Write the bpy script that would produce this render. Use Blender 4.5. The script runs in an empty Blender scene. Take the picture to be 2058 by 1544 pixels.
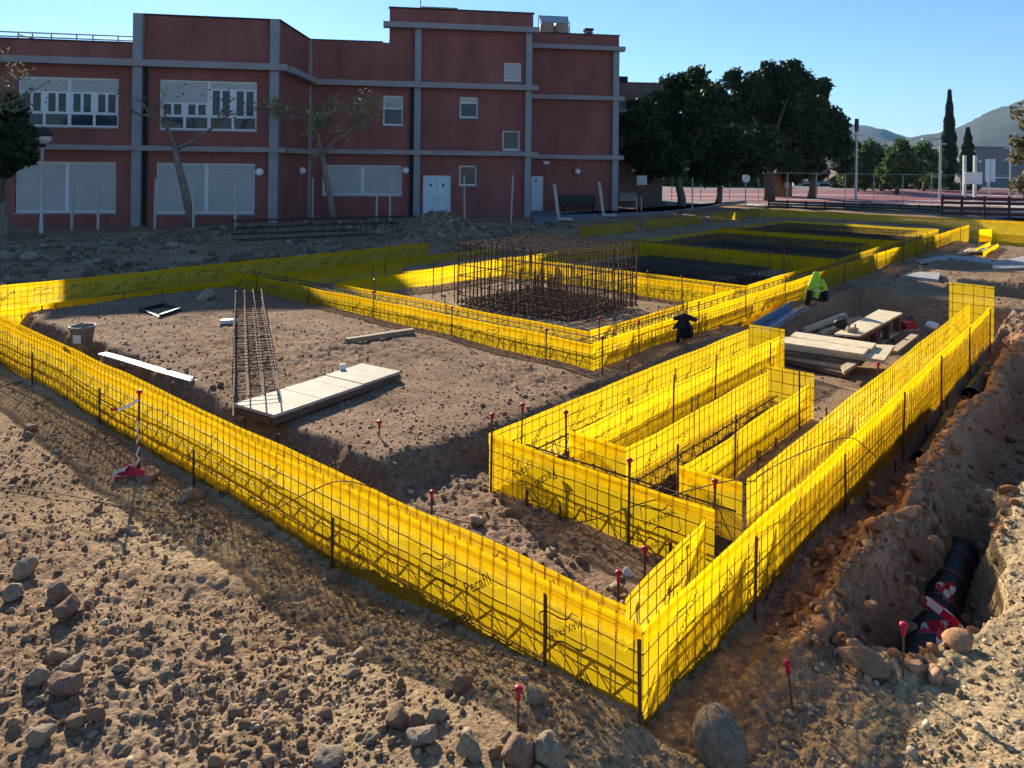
import bpy, math, random
import numpy as np
from mathutils import Vector, Matrix
random.seed(7); RNG=np.random.default_rng(7)
sc=bpy.context.scene; COL=sc.collection
R=math.radians
# ------------------------------------------------------------------ camera, sky, sun, exposure
F=1476.; H=2.7; CX=1029.; HY=330.; ROLL=math.atan(.0117)
cam=bpy.data.cameras.new('camera'); cam_o=bpy.data.objects.new('camera',cam); COL.objects.link(cam_o)
cam.sensor_width=36; cam.lens=36*F/2058; cam.shift_y=-(772-HY)/2058; cam.clip_start=.1; cam.clip_end=20000
cam_o.location=(0,0,H); cam_o.rotation_mode='XYZ'
cam_o.matrix_world=Matrix.Translation((0,0,H))@Matrix.Rotation(R(90),4,'X')@Matrix.Rotation(ROLL,4,'Z')
sc.camera=cam_o
SUN_EL=R(23.8); TRAVEL=Vector((.40,-.9165)).normalized()
world=bpy.data.worlds.new('World'); sc.world=world; world.use_nodes=True
nt=world.node_tree; nt.nodes.clear()
sky=nt.nodes.new('ShaderNodeTexSky'); sky.sky_type='NISHITA'; sky.sun_disc=False
sky.sun_elevation=SUN_EL; sky.sun_rotation=math.atan2(-TRAVEL.x,-TRAVEL.y); sky.altitude=300; sky.air_density=1.0; sky.dust_density=.08; sky.ozone_density=4.5
bg=nt.nodes.new('ShaderNodeBackground'); bg.inputs['Strength'].default_value=.078
wo=nt.nodes.new('ShaderNodeOutputWorld')
tc=nt.nodes.new('ShaderNodeTexCoord'); mp=nt.nodes.new('ShaderNodeMapping'); mp.inputs['Scale'].default_value=(1.6,1.6,26); mp.inputs['Rotation'].default_value=(.05,.06,.4)
cn=nt.nodes.new('ShaderNodeTexNoise'); cn.inputs['Scale'].default_value=1.5; cn.inputs['Detail'].default_value=5; cn.inputs['Roughness'].default_value=.55
cr=nt.nodes.new('ShaderNodeValToRGB'); cr.color_ramp.elements[0].position=.55; cr.color_ramp.elements[1].position=.8
cr.color_ramp.elements[0].color=(0,0,0,1); cr.color_ramp.elements[1].color=(.22,.22,.22,1)
mx=nt.nodes.new('ShaderNodeMixRGB'); mx.inputs['Color2'].default_value=(7.5,7.8,8.2,1)
L=nt.links.new
L(tc.outputs['Generated'],mp.inputs['Vector']); L(mp.outputs[0],cn.inputs['Vector']); L(cn.outputs['Fac'],cr.inputs[0])
tn=nt.nodes.new('ShaderNodeMixRGB'); tn.blend_type='MULTIPLY'; tn.inputs[0].default_value=1; tn.inputs[2].default_value=(.90,1.0,1.08,1); L(sky.outputs[0],tn.inputs[1]); L(cr.outputs[0],mx.inputs['Fac']); L(tn.outputs[0],mx.inputs['Color1']); L(mx.outputs[0],bg.inputs[0]); L(bg.outputs[0],wo.inputs[0])
sl=bpy.data.lights.new('sun','SUN'); sl.energy=5.0; sl.angle=R(.5); sl.color=(1,.89,.70)
so=bpy.data.objects.new('sun',sl); COL.objects.link(so)
sdir=Vector((TRAVEL.x*math.cos(SUN_EL),TRAVEL.y*math.cos(SUN_EL),-math.sin(SUN_EL)))
so.rotation_euler=sdir.to_track_quat('-Z','Y').to_euler()
vs=sc.view_settings; vs.view_transform='Standard'; vs.look='None'; vs.exposure=.95; vs.gamma=1; vs.use_curve_mapping=False
sc.cycles.max_bounces=6; sc.cycles.diffuse_bounces=3; sc.cycles.glossy_bounces=2; sc.cycles.transmission_bounces=4; sc.cycles.transparent_max_bounces=10; sc.cycles.use_light_tree=False; sc.cycles.adaptive_threshold=.02
# ------------------------------------------------------------------ measuring helpers (pixel of the photograph -> point of the place)
def ray(px,py):
    dx=px-CX; dy=py-HY; c,s=math.cos(ROLL),math.sin(ROLL)
    return (dx*c+dy*s)/F,(-dx*s+dy*c)/F
def P(px,py,z=0.):
    u,v=ray(px,py); Y=(H-z)/v; return np.array((u*Y,Y,z))
def PD(px,py,Y):
    u,v=ray(px,py); return np.array((u*Y,Y,H-v*Y))
eB=np.array((.648,.7616)); eA=np.array((-.7616,.648)); O=P(1293,1260,.5)[:2]
def W(a,b,z=0.): return np.array((O[0]+a*eA[0]+b*eB[0],O[1]+a*eA[1]+b*eB[1],z))
def AB(p):
    d=np.asarray(p[:2])-O; return d@eA,d@eB
def on_a(px,py,a):   # point seen at a pixel column/row on the vertical plane a=const
    u,v=ray(px,py); d=np.array((u,1.)); Y=(a+O@eA)/(d@eA); return np.array((u*Y,Y,H-v*Y))
def on_b(px,py,b):
    u,v=ray(px,py); d=np.array((u,1.)); Y=(b+O@eB)/(d@eB); return np.array((u*Y,Y,H-v*Y))
# ------------------------------------------------------------------ materials
MATS={}
def mat(name,col,rough=.8,var=0.,vscale=5.,bump=0.,bscale=40.,metal=0.,spec=.3,col2=None,detail=4,stretch=None):
    m=bpy.data.materials.new(name); m.use_nodes=True; n=m.node_tree; b=n.nodes['Principled BSDF']
    b.inputs['Roughness'].default_value=rough; b.inputs['Metallic'].default_value=metal; b.inputs['Specular IOR Level'].default_value=spec
    b.inputs['Base Color'].default_value=(*col,1)
    t=None
    if var or bump or col2:
        t=n.nodes.new('ShaderNodeTexCoord'); src=t.outputs['Object']
        if stretch:
            mm=n.nodes.new('ShaderNodeMapping'); mm.inputs['Scale'].default_value=stretch; n.links.new(src,mm.inputs[0]); src=mm.outputs[0]
    if var or col2:
        no=n.nodes.new('ShaderNodeTexNoise'); no.inputs['Scale'].default_value=vscale; no.inputs['Detail'].default_value=detail; no.inputs['Roughness'].default_value=.62
        rp=n.nodes.new('ShaderNodeValToRGB'); rp.color_ramp.elements[0].position=.3; rp.color_ramp.elements[1].position=.72
        c2=col2 or tuple(min(1,c*(1+var)) for c in col); c1=tuple(c*(1-var) for c in col)
        rp.color_ramp.elements[0].color=(*c1,1); rp.color_ramp.elements[1].color=(*c2,1)
        n.links.new(src,no.inputs['Vector']); n.links.new(no.outputs['Fac'],rp.inputs[0]); n.links.new(rp.outputs[0],b.inputs['Base Color'])
    if bump:
        nb=n.nodes.new('ShaderNodeTexNoise'); nb.inputs['Scale'].default_value=bscale; nb.inputs['Detail'].default_value=6; nb.inputs['Roughness'].default_value=.65
        bp=n.nodes.new('ShaderNodeBump'); bp.inputs['Strength'].default_value=bump; bp.inputs['Distance'].default_value=.02
        n.links.new(src,nb.inputs['Vector']); n.links.new(nb.outputs['Fac'],bp.inputs['Height']); n.links.new(bp.outputs[0],b.inputs['Normal'])
    MATS[name]=m; return m
def leafmat(name,c1,c2,trans=.25):
    m=bpy.data.materials.new(name); m.use_nodes=True; n=m.node_tree; b=n.nodes['Principled BSDF']; out=n.nodes['Material Output']
    g=n.nodes.new('ShaderNodeNewGeometry'); rp=n.nodes.new('ShaderNodeValToRGB'); rp.color_ramp.elements[0].color=(*c1,1); rp.color_ramp.elements[1].color=(*c2,1)
    n.links.new(g.outputs['Random Per Island'],rp.inputs[0]); n.links.new(rp.outputs[0],b.inputs['Base Color']); b.inputs['Roughness'].default_value=.6; b.inputs['Specular IOR Level'].default_value=.25
    t=n.nodes.new('ShaderNodeBsdfTranslucent'); n.links.new(rp.outputs[0],t.inputs[0]); ms=n.nodes.new('ShaderNodeMixShader'); ms.inputs[0].default_value=trans
    n.links.new(b.outputs[0],ms.inputs[1]); n.links.new(t.outputs[0],ms.inputs[2]); n.links.new(ms.outputs[0],out.inputs[0]); MATS[name]=m
def filmmat(name,col,tr,tcol):
    m=bpy.data.materials.new(name); m.use_nodes=True; n=m.node_tree; b=n.nodes['Principled BSDF']; out=n.nodes['Material Output']
    t=n.nodes.new('ShaderNodeTexCoord'); no=n.nodes.new('ShaderNodeTexNoise'); no.inputs['Scale'].default_value=2.2; no.inputs['Detail'].default_value=5
    rp=n.nodes.new('ShaderNodeValToRGB'); rp.color_ramp.elements[0].position=.3; rp.color_ramp.elements[1].position=.7
    rp.color_ramp.elements[0].color=(*[c*.78 for c in col],1); rp.color_ramp.elements[1].color=(*col,1)
    n.links.new(t.outputs['Object'],no.inputs['Vector']); n.links.new(no.outputs['Fac'],rp.inputs[0]); n.links.new(rp.outputs[0],b.inputs['Base Color'])
    b.inputs['Roughness'].default_value=.42; b.inputs['Specular IOR Level'].default_value=.35
    nb=n.nodes.new('ShaderNodeTexNoise'); nb.inputs['Scale'].default_value=9; nb.inputs['Detail'].default_value=4
    bp=n.nodes.new('ShaderNodeBump'); bp.inputs['Strength'].default_value=.14; bp.inputs['Distance'].default_value=.02
    n.links.new(t.outputs['Object'],nb.inputs['Vector']); n.links.new(nb.outputs['Fac'],bp.inputs['Height']); n.links.new(bp.outputs[0],b.inputs['Normal'])
    tl=n.nodes.new('ShaderNodeBsdfTranslucent')
    dn=n.nodes.new('ShaderNodeTexNoise'); dn.inputs['Scale'].default_value=6; dn.inputs['Detail'].default_value=5; dn.inputs['Roughness'].default_value=.7; n.links.new(t.outputs['Object'],dn.inputs['Vector'])
    dr=n.nodes.new('ShaderNodeValToRGB'); dr.color_ramp.elements[0].position=.56; dr.color_ramp.elements[1].position=.74; dr.color_ramp.elements[1].color=(.55,.55,.55,1); n.links.new(dn.outputs['Fac'],dr.inputs[0])
    rp2=n.nodes.new('ShaderNodeValToRGB'); rp2.color_ramp.elements[0].position=.3; rp2.color_ramp.elements[1].position=.7
    rp2.color_ramp.elements[0].color=(*[c*.88 for c in tcol],1); rp2.color_ramp.elements[1].color=(*tcol,1)
    n.links.new(no.outputs['Fac'],rp2.inputs[0]); dm=n.nodes.new('ShaderNodeMixRGB'); dm.inputs[2].default_value=(.52,.36,.10,1); n.links.new(dr.outputs[0],dm.inputs[0]); n.links.new(rp2.outputs[0],dm.inputs[1]); n.links.new(dm.outputs[0],tl.inputs[0])
    ms=n.nodes.new('ShaderNodeMixShader'); ms.inputs[0].default_value=tr
    n.links.new(b.outputs[0],ms.inputs[1]); n.links.new(tl.outputs[0],ms.inputs[2])
    tp=n.nodes.new('ShaderNodeBsdfTransparent'); tp.inputs[0].default_value=(1,.92,.66,1); m2=n.nodes.new('ShaderNodeMixShader'); m2.inputs[0].default_value=.45
    n.links.new(ms.outputs[0],m2.inputs[1]); n.links.new(tp.outputs[0],m2.inputs[2]); n.links.new(m2.outputs[0],out.inputs[0]); MATS[name]=m
filmmat('film',(.72,.43,.012),.92,(1.0,.69,.008))
mat('mesh_wire',(.33,.19,.014),.6,var=.3,vscale=8)
mat('rebar',(.115,.062,.04),.75,var=.5,vscale=18,metal=.25)
mat('rebar_dark',(.05,.035,.03),.75,var=.4,vscale=14,metal=.25)
mat('print',(.03,.02,.006),.7)
mat('cap_red',(.50,.012,.045),.35,var=.15,vscale=20)
mat('wood_white',(.48,.42,.33),.75,var=.16,vscale=5,bump=.2,bscale=30,detail=8)
mat('wood_pale',(.70,.57,.38),.75,var=.22,vscale=7,bump=.15,bscale=30,stretch=(1,1,1),detail=8)
mat('wood_brown',(.36,.25,.155),.8,var=.3,vscale=9,bump=.2,bscale=40,detail=8)
mat('wood_dry',(.50,.38,.24),.8,var=.3,vscale=9,bump=.2,bscale=40,detail=8)
mat('wood_edge',(.17,.085,.055),.8,var=.3,vscale=12)
mat('wood_dark',(.16,.11,.075),.85,var=.35,vscale=9,bump=.2)
mat('white_plastic',(.75,.76,.74),.5,var=.1,vscale=6)
mat('bucket_grey',(.24,.22,.19),.6,var=.35,vscale=12)
mat('hivis',(.33,.62,.04),.65,var=.18,vscale=14,bump=.3,bscale=30)
mat('cloth_dark',(.017,.018,.022),.85,var=.4,vscale=12,bump=.4,bscale=35)
mat('reflective',(.62,.63,.60),.4)
mat('blue_steel',(.17,.23,.33),.45,var=.25,vscale=5,metal=.3)
mat('pipe_black',(.014,.013,.013),.5,var=.3,vscale=9,spec=.5)
mat('pipe_red',(.23,.05,.035),.5)
mat('tape_red',(.56,.02,.04),.45); mat('tape_white',(.78,.76,.73),.45)
mat('tool_red',(.42,.025,.03),.4,var=.2); mat('tool_dark',(.03,.03,.032),.5)
mat('rock_tan',(.38,.27,.18),.92,var=.25,vscale=3,bump=.9,bscale=9,col2=(.52,.41,.29),detail=8)
mat('rock_grey',(.31,.225,.15),.92,var=.25,vscale=3,bump=.9,bscale=9,col2=(.50,.40,.29),detail=8)
mat('rock_red',(.33,.20,.13),.92,var=.28,vscale=3,bump=.9,bscale=9,detail=8)
mat('slab',(.36,.35,.33),.9,var=.2,vscale=5,bump=.3)
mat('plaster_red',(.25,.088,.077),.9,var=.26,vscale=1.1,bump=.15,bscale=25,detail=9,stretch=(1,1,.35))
mat('trim_grey',(.30,.265,.275),.88,var=.14,vscale=1.6,bump=.1,detail=8)
mat('trim_blue',(.27,.275,.30),.88,var=.12,vscale=1.2,bump=.1,detail=8)
mat('shutter_grey',(.46,.455,.45),.6,var=.08,vscale=2)
mat('frame_white',(.66,.67,.69),.5,var=.06)
mat('door_white',(.55,.63,.70),.5,var=.06,vscale=2)
mat('dark_gap',(.02,.02,.025),.9)
m=mat('glass',(.03,.042,.06),.1,spec=.28)
mat('lamp_white',(.72,.71,.68),.35); mat('galv',(.42,.43,.44),.45,metal=.5,var=.15)
mat('post_white',(.46,.43,.39),.7,var=.25,vscale=6); mat('rail_blue',(.20,.30,.36),.5)
mat('tank',(.30,.22,.15),.5,var=.2); mat('roof_grey',(.30,.30,.31),.8)
mat('far_brown',(.16,.11,.09),.9,var=.2,vscale=.8)
mat('bark',(.13,.10,.08),.95,var=.4,vscale=9,bump=.8,bscale=14,stretch=(1,1,.25))
mat('bark_pale',(.20,.16,.13),.95,var=.35,vscale=9,bump=.6,bscale=18,stretch=(1,1,.3))
leafmat('leaf_pine',(.010,.020,.008),(.05,.075,.022),.2)
leafmat('leaf_dark',(.014,.024,.012),(.04,.055,.02),.15)
leafmat('leaf_pale',(.14,.15,.07),(.40,.38,.20),.35)
leafmat('leaf_mid',(.05,.09,.03),(.15,.21,.07),.3)
leafmat('leaf_cypress',(.008,.016,.008),(.028,.042,.018),.1)
leafmat('leaf_olive',(.10,.09,.04),(.26,.22,.11),.3)
mat('court',(.22,.068,.085),.85,var=.1,vscale=.3); mat('court_edge',(.40,.27,.22),.9,var=.15,vscale=.3); mat('line_white',(.45,.42,.40),.8)
mat('asphalt_light',(.17,.14,.12),.9,var=.15,vscale=.5)
mat('paving',(.20,.20,.21),.9,var=.2,vscale=1.5,bump=.2)
mat('hut_wood',(.46,.24,.10),.8,var=.2,vscale=3)
mat('far_white',(.55,.55,.55),.8,var=.08,vscale=.5); mat('far_grey',(.20,.19,.19),.85,var=.1,vscale=.3); mat('window_lit',(.75,.77,.80),.3)
mat('hill',(.03,.04,.032),.95,var=.3,vscale=.012,detail=9,col2=(.055,.062,.045))
mat('net_dark',(.09,.035,.03),.8,var=.2)
# ------------------------------------------------------------------ mesh helpers
class MB:
    def __init__(s): s.v=[]; s.f=[]; s.n=0
    def add(s,v,f):
        v=np.asarray(v,float).reshape(-1,3); s.v.append(v); s.f+= [tuple(i+s.n for i in q) for q in f]; s.n+=len(v); return s
    def box(s,c,sz,rot=None):
        x,y,z=[q/2 for q in sz]
        v=np.array([(i,j,k) for i in(-x,x) for j in(-y,y) for k in(-z,z)])
        if rot is not None: v=v@np.asarray(rot).T
        return s.add(v+np.asarray(c),[(0,1,3,2),(4,6,7,5),(0,4,5,1),(2,3,7,6),(0,2,6,4),(1,5,7,3)])
    def hexa(s,p8): # 4 bottom, 4 top
        return s.add(p8,[(3,2,1,0),(4,5,6,7),(0,1,5,4),(1,2,6,5),(2,3,7,6),(3,0,4,7)])
    def tube(s,pts,r,n=6,cap=True,closed=False):
        pts=[np.asarray(p,float) for p in pts]; m=len(pts)
        rr=r if hasattr(r,'__len__') else [r]*m
        V=[]; ref=None
        for i,p in enumerate(pts):
            d=(pts[(i+1)%m]-pts[i-1]) if closed else pts[min(i+1,m-1)]-pts[max(i-1,0)]
            d=d/(np.linalg.norm(d)+1e-9)
            if ref is None: ref=np.array((0,0,1.)) if abs(d[2])<.9 else np.array((1.,0,0))
            u=np.cross(d,ref); u/=np.linalg.norm(u)+1e-9; w_=np.cross(u,d); ref=w_
            for k in range(n):
                t=2*math.pi*(k+.5)/n; V.append(p+rr[i]*(math.cos(t)*u+math.sin(t)*w_))
        Fc=[]
        for i in range(m if closed else m-1):
            j=(i+1)%m
            for k in range(n): Fc.append((i*n+k,i*n+(k+1)%n,j*n+(k+1)%n,j*n+k))
        if cap and not closed: Fc+= [tuple(range(n))[::-1],tuple(range((m-1)*n,m*n))]
        return s.add(V,Fc)
    def lathe(s,prof,c=(0,0,0),n=16):
        V=[];Fc=[]
        for r,z in prof:
            for k in range(n):
                t=2*math.pi*k/n; V.append((c[0]+r*math.cos(t),c[1]+r*math.sin(t),c[2]+z))
        for i in range(len(prof)-1):
            for k in range(n): Fc.append((i*n+k,i*n+(k+1)%n,(i+1)*n+(k+1)%n,(i+1)*n+k))
        return s.add(V,Fc)
    def mesh(s,name,m,smooth=False,off=None):
        me=bpy.data.meshes.new(name); v=np.concatenate(s.v) if s.v else np.zeros((0,3))
        if off is not None: v=v-np.asarray(off)
        me.from_pydata(v.tolist(),[],s.f); me.materials.append(MATS[m])
        if smooth: me.polygons.foreach_set('use_smooth',[True]*len(me.polygons))
        me.update(); return me
    def build(s,name,m,parent=None,smooth=False):
        off=ORI.get(parent.name,np.zeros(3)) if parent is not None else None
        o=bpy.data.objects.new(name,s.mesh(name,m,smooth,off)); COL.objects.link(o)
        if parent is not None: o.parent=parent; ORI[o.name]=off
        return o
ORI={}
def tag(o,label=None,cat=None,group=None,kind=None):
    if label: o['label']=label
    if cat: o['category']=cat
    if group: o['group']=group
    if kind: o['kind']=kind
    return o
def thing(name,label,cat,loc=(0,0,0),group=None):
    o=bpy.data.objects.new(name,None); COL.objects.link(o); o.empty_display_size=.1
    o.location=tuple(loc); ORI[o.name]=np.asarray(loc,float); return tag(o,label,cat,group)
def solo(mb,name,m,label,cat,group=None,smooth=False,kind=None,loc=None):
    if loc is None:
        allv=np.concatenate(mb.v); loc=np.array((*allv[:,:2].mean(0),allv[:,2].min()))
    o=bpy.data.objects.new(name,mb.mesh(name,m,smooth,loc)); COL.objects.link(o); o.location=tuple(loc); ORI[o.name]=np.asarray(loc,float)
    return tag(o,label,cat,group,kind)
def grid_mesh(name,V,nu,nv,m,smooth=True):
    i=np.arange(nu-1)[:,None]*nv+np.arange(nv-1)[None,:]; i=i.ravel()
    q=np.stack([i,i+nv,i+nv+1,i+1],1).astype(np.int32)
    me=bpy.data.meshes.new(name); me.vertices.add(len(V)); me.vertices.foreach_set('co',np.asarray(V,np.float32).ravel())
    me.loops.add(q.size); me.polygons.add(len(q)); me.loops.foreach_set('vertex_index',q.ravel())
    me.polygons.foreach_set('loop_start',np.arange(0,q.size,4,dtype=np.int32)); me.polygons.foreach_set('loop_total',np.full(len(q),4,np.int32))
    if smooth: me.polygons.foreach_set('use_smooth',np.ones(len(q),bool))
    me.update(calc_edges=True); me.validate(); me.materials.append(MATS[m]); return me
def soup(name,V,Fi,m,smooth=False):   # triangles
    me=bpy.data.meshes.new(name); me.vertices.add(len(V)); me.vertices.foreach_set('co',np.asarray(V,np.float32).ravel())
    Fi=np.asarray(Fi,np.int32); k=Fi.shape[1]; me.loops.add(Fi.size); me.polygons.add(len(Fi)); me.loops.foreach_set('vertex_index',Fi.ravel())
    me.polygons.foreach_set('loop_start',np.arange(0,Fi.size,k,dtype=np.int32)); me.polygons.foreach_set('loop_total',np.full(len(Fi),k,np.int32))
    if smooth: me.polygons.foreach_set('use_smooth',np.ones(len(Fi),bool))
    me.update(calc_edges=True); me.materials.append(MATS[m]); return me
# ------------------------------------------------------------------ noise and terrain
def vn(x,y,seed=0):
    x=np.asarray(x,float); y=np.asarray(y,float); ix=np.floor(x).astype(np.int64); iy=np.floor(y).astype(np.int64); fx=x-ix; fy=y-iy
    fx=fx*fx*(3-2*fx); fy=fy*fy*(3-2*fy)
    def h(i,j):
        n=(i*374761393+j*668265263+seed*974634777)&0xffffffff; n=((n^(n>>13))*1274126177)&0xffffffff; return ((n^(n>>16))&0xffff)/32768.-1
    return (h(ix,iy)*(1-fx)+h(ix+1,iy)*fx)*(1-fy)+(h(ix,iy+1)*(1-fx)+h(ix+1,iy+1)*fx)*fy
def fbm(x,y,sc_,o=4,seed=0,g=.5):
    t=0;a=1.
    for k in range(o): t=t+a*vn(x*sc_,y*sc_,seed+k*17); sc_*=2.03; a*=g
    return t
def S(e0,e1,x):
    t=np.clip((x-e0)/(e1-e0),0,1); return t*t*(3-2*t)
def band(x,lo,hi,w_): return S(lo-w_,lo+w_,x)*(1-S(hi-w_,hi+w_,x))
def terrain(x,y,fine=True):
    x=np.asarray(x,float); y=np.asarray(y,float)
    dx=x-O[0]; dy=y-O[1]; a=dx*eA[0]+dy*eA[1]; b=dx*eB[0]+dy*eB[1]
    wob=.07*fbm(x,y,1.3,3,5); aw=a+wob; bw=b+.07*fbm(x,y,1.5,3,9)
    z=np.zeros_like(a)
    near=1-S(45,60,y)
    outF=1-S(-.02,.02,b)
    z+=outF*S(-.1,.02,a)*(-.10*S(.6,2.2,a)+.04*(1-S(.4,1.6,a)))
    z+=outF*(.16*np.exp(-((x+2.9)**2+(y-3.4)**2)/1.6)+.06*np.exp(-((x-.1)**2+(y-3.15)**2)/.35))
    # ground inside the walls: plateau, shelf, trenches
    inside=S(-.02,.02,a)*S(-.02,.02,b)
    plat=S(2.62,3.0,aw)*(1-S(12.3,13.0,a)*.45)*S(.72,.92,bw)
    right_=S(-.0,.03,a)*(1-S(2.62,3.0,aw))
    z+=inside*plat*(.20-.05*S(5,9,b))
    z+=inside*S(2.62,3.0,aw)*(1-S(.72,.92,bw))*(.0)
    lvl=.09*(1-S(2.0,2.4,a))+.0*S(2.0,2.4,a)
    z+=inside*right_*(lvl*(1-S(6.3,6.7,bw)))
    z+=inside*right_*(.07*np.exp(-((a-1.5)**2/.05+(b-4.6)**2/.35)))
    # strip right of the middle foundation and the working pit with the boards
    z+=inside*right_*S(6.3,6.7,bw)*(-.26-.24*S(9.5,12.,b)*(1-S(13.6,13.95,bw))+.27*S(13.5,13.9,bw))
    z+=.10*np.exp(-((b-14.3)**2/.5))*band(a,-.5,2.8,.4)
    z+=-.12*inside*band(a,2.7,3.3,.05)*S(7,10,b)
    z+=-.42*band(aw,-3.5,1.3,.2)*band(bw,15.6,18.0,.15)
    z+=-.42*S(27.5,32,b)*(1-S(2,6,a))
    # the beams themselves stand in dug slots
    for (a0,a1,b0,b1) in ((.0,13.2,.0,.34),(.0,.31,.0,11.),(.25,2.25,1.36,1.87),(1.76,2.22,1.36,6.62),(.78,1.24,1.86,4.77),(3.3,12.2,4.45,5.0),(3.3,3.72,4.45,31.),(3.72,9.3,9.6,10.15),(3.72,9.4,14.9,15.45),(12.0,13.1,.3,10.9)):
        z=z-.30*band(a,a0+.045,a1-.045,.03)*band(b,b0+.045,b1-.045,.03)
    # outside the right wall: pipe trench with its spoil
    rt=1-S(-.03,.01,a)
    z+=rt*(-(.10+.16*S(2.4,4.2,b))*band(aw,-.30,.3,.06)*band(bw,1.2,11.6,.4))
    z+=rt*(-.50*band(aw+.08*fbm(x,y,3.,3,91),-.96,-.60,.13)*band(bw+.1*fbm(x,y,2.5,3,92),1.6,4.2,.25))
    z+=rt*(-.34*band(aw,-1.0,-.55,.12)*band(bw,4.6,9.5,.5))
    z+=rt*(.10*np.exp(-((a+.40)**2/.012+(b-2.3)**2/1.2))+.16*np.exp(-((a+.42)**2/.03+(b-5.6)**2/5)))
    z+=rt*.05*S(-1.0,-1.4,a)
    # rubble towards the building, earth heap
    z+=.14*S(13.3,14.2,a)*(1-S(24,27,a))*(1-S(30,33,y))*S(3,8,y)
    hx,hy,_=P(885,495); z+=.85*np.exp(-(((x-hx)/1.3)**2+((y-hy)/1.3)**2))+.4*np.exp(-(((x-hx+1.7)/1.4)**2+((y-hy-1.2)/1.0)**2))
    rough=near*(.035*fbm(x,y,.8,3,1))
    if fine:
        rub=S(13.3,14,a)*(1-S(26,28,a))*near
        plain=band(a,.4,12.5,.2)*band(b,.9,4.5,.2)
        amp=np.where(b<0,.018,np.where(a<-1.,.014,.017))*(1+.25*plain)+.03*rub
        amp=amp*(.25+1.1*S(-.2,.5,vn(x*.8,y*.8,77)+.3*vn(x*2.1,y*2.1,78)))
        rough=rough+near*amp*(.55*fbm(x,y,5.,5,21,.62)+.9*(.6-np.abs(fbm(x,y,12.,3,33,.6)))+rt*band(a,-1.05,.1,.1)*S(1.,1.5,b)*4.6*(.6-np.abs(fbm(x,y,6.,4,41,.6))))
    return z+rough
def TZ(x,y): return float(terrain(np.array([x]),np.array([y]))[0])
def gp(px,py,dz=.02):
    p=P(px,py)
    for _ in range(4): p=P(px,py,TZ(p[0],p[1]))
    p[2]+=dz; return p
def ground_material():
    m=bpy.data.materials.new('earth'); m.use_nodes=True; n=m.node_tree; b=n.nodes['Principled BSDF']; b.inputs['Roughness'].default_value=.96; b.inputs['Specular IOR Level'].default_value=.1
    t=n.nodes.new('ShaderNodeTexCoord'); lk=n.links.new
    def noise(s,d,r=.6):
        k=n.nodes.new('ShaderNodeTexNoise'); k.inputs['Scale'].default_value=s; k.inputs['Detail'].default_value=d; k.inputs['Roughness'].default_value=r; lk(t.outputs['Object'],k.inputs['Vector']); return k.outputs['Fac']
    def ramp(f,stops):
        r=n.nodes.new('ShaderNodeValToRGB'); e=r.color_ramp.elements
        while len(e)<len(stops): e.new(.5)
        for q,(p,c) in zip(e,stops): q.position=p; q.color=(*c,1)
        lk(f,r.inputs[0]); return r.outputs[0]
    def mix(f,c1,c2,mode='MIX'):
        k=n.nodes.new('ShaderNodeMixRGB'); k.blend_type=mode; lk(c1,k.inputs[1]); lk(c2,k.inputs[2])
        if isinstance(f,float): k.inputs[0].default_value=f
        else: lk(f,k.inputs[0])
        return k.outputs[0]
    big=ramp(noise(.7,3),[(.32,(.23,.142,.083)),(.52,(.30,.195,.118)),(.7,(.38,.268,.17))])
    at=n.nodes.new('ShaderNodeAttribute'); at.attribute_name='soil'
    sep=n.nodes.new('ShaderNodeSeparateColor'); lk(at.outputs['Color'],sep.inputs[0])
    red=ramp(noise(2.5,3),[(.3,(.28,.145,.08)),(.7,(.40,.24,.145))])
    pale=ramp(noise(1.6,3),[(.3,(.33,.235,.13)),(.7,(.48,.36,.215))])
    plum=ramp(noise(3.,3),[(.3,(.21,.128,.082)),(.7,(.315,.208,.138))])
    c=mix(sep.outputs[2],big,plum); c=mix(sep.outputs[1],c,pale); c=mix(sep.outputs[0],c,red)
    fine=ramp(noise(22,4,.7),[(.3,(.55,.53,.5)),(.5,(1,1,1)),(.72,(1.35,1.33,1.3))])
    c=mix(1.0,c,fine,'MULTIPLY')
    vo=n.nodes.new('ShaderNodeTexVoronoi'); vo.inputs['Scale'].default_value=42; lk(t.outputs['Object'],vo.inputs['Vector'])
    spk=ramp(vo.outputs['Color'],[(.0,(.72,.7,.68)),(.6,(1,1,1)),(.85,(1.0,1,1)),(1.,(1.5,1.5,1.48))])
    c=mix(.7,c,spk,'MULTIPLY')
    lk(c,b.inputs['Base Color'])
    bp=n.nodes.new('ShaderNodeBump'); bp.inputs['Strength'].default_value=.8; bp.inputs['Distance'].default_value=.015; lk(noise(38,4,.72),bp.inputs['Height'])
    bp2=n.nodes.new('ShaderNodeBump'); bp2.inputs['Strength'].default_value=.5; bp2.inputs['Distance'].default_value=.01; lk(vo.outputs['Distance'],bp2.inputs['Height']); lk(bp.outputs[0],bp2.inputs['Normal'])
    lk(bp2.outputs[0],b.inputs['Normal']); MATS['earth']=m
ground_material()
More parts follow.
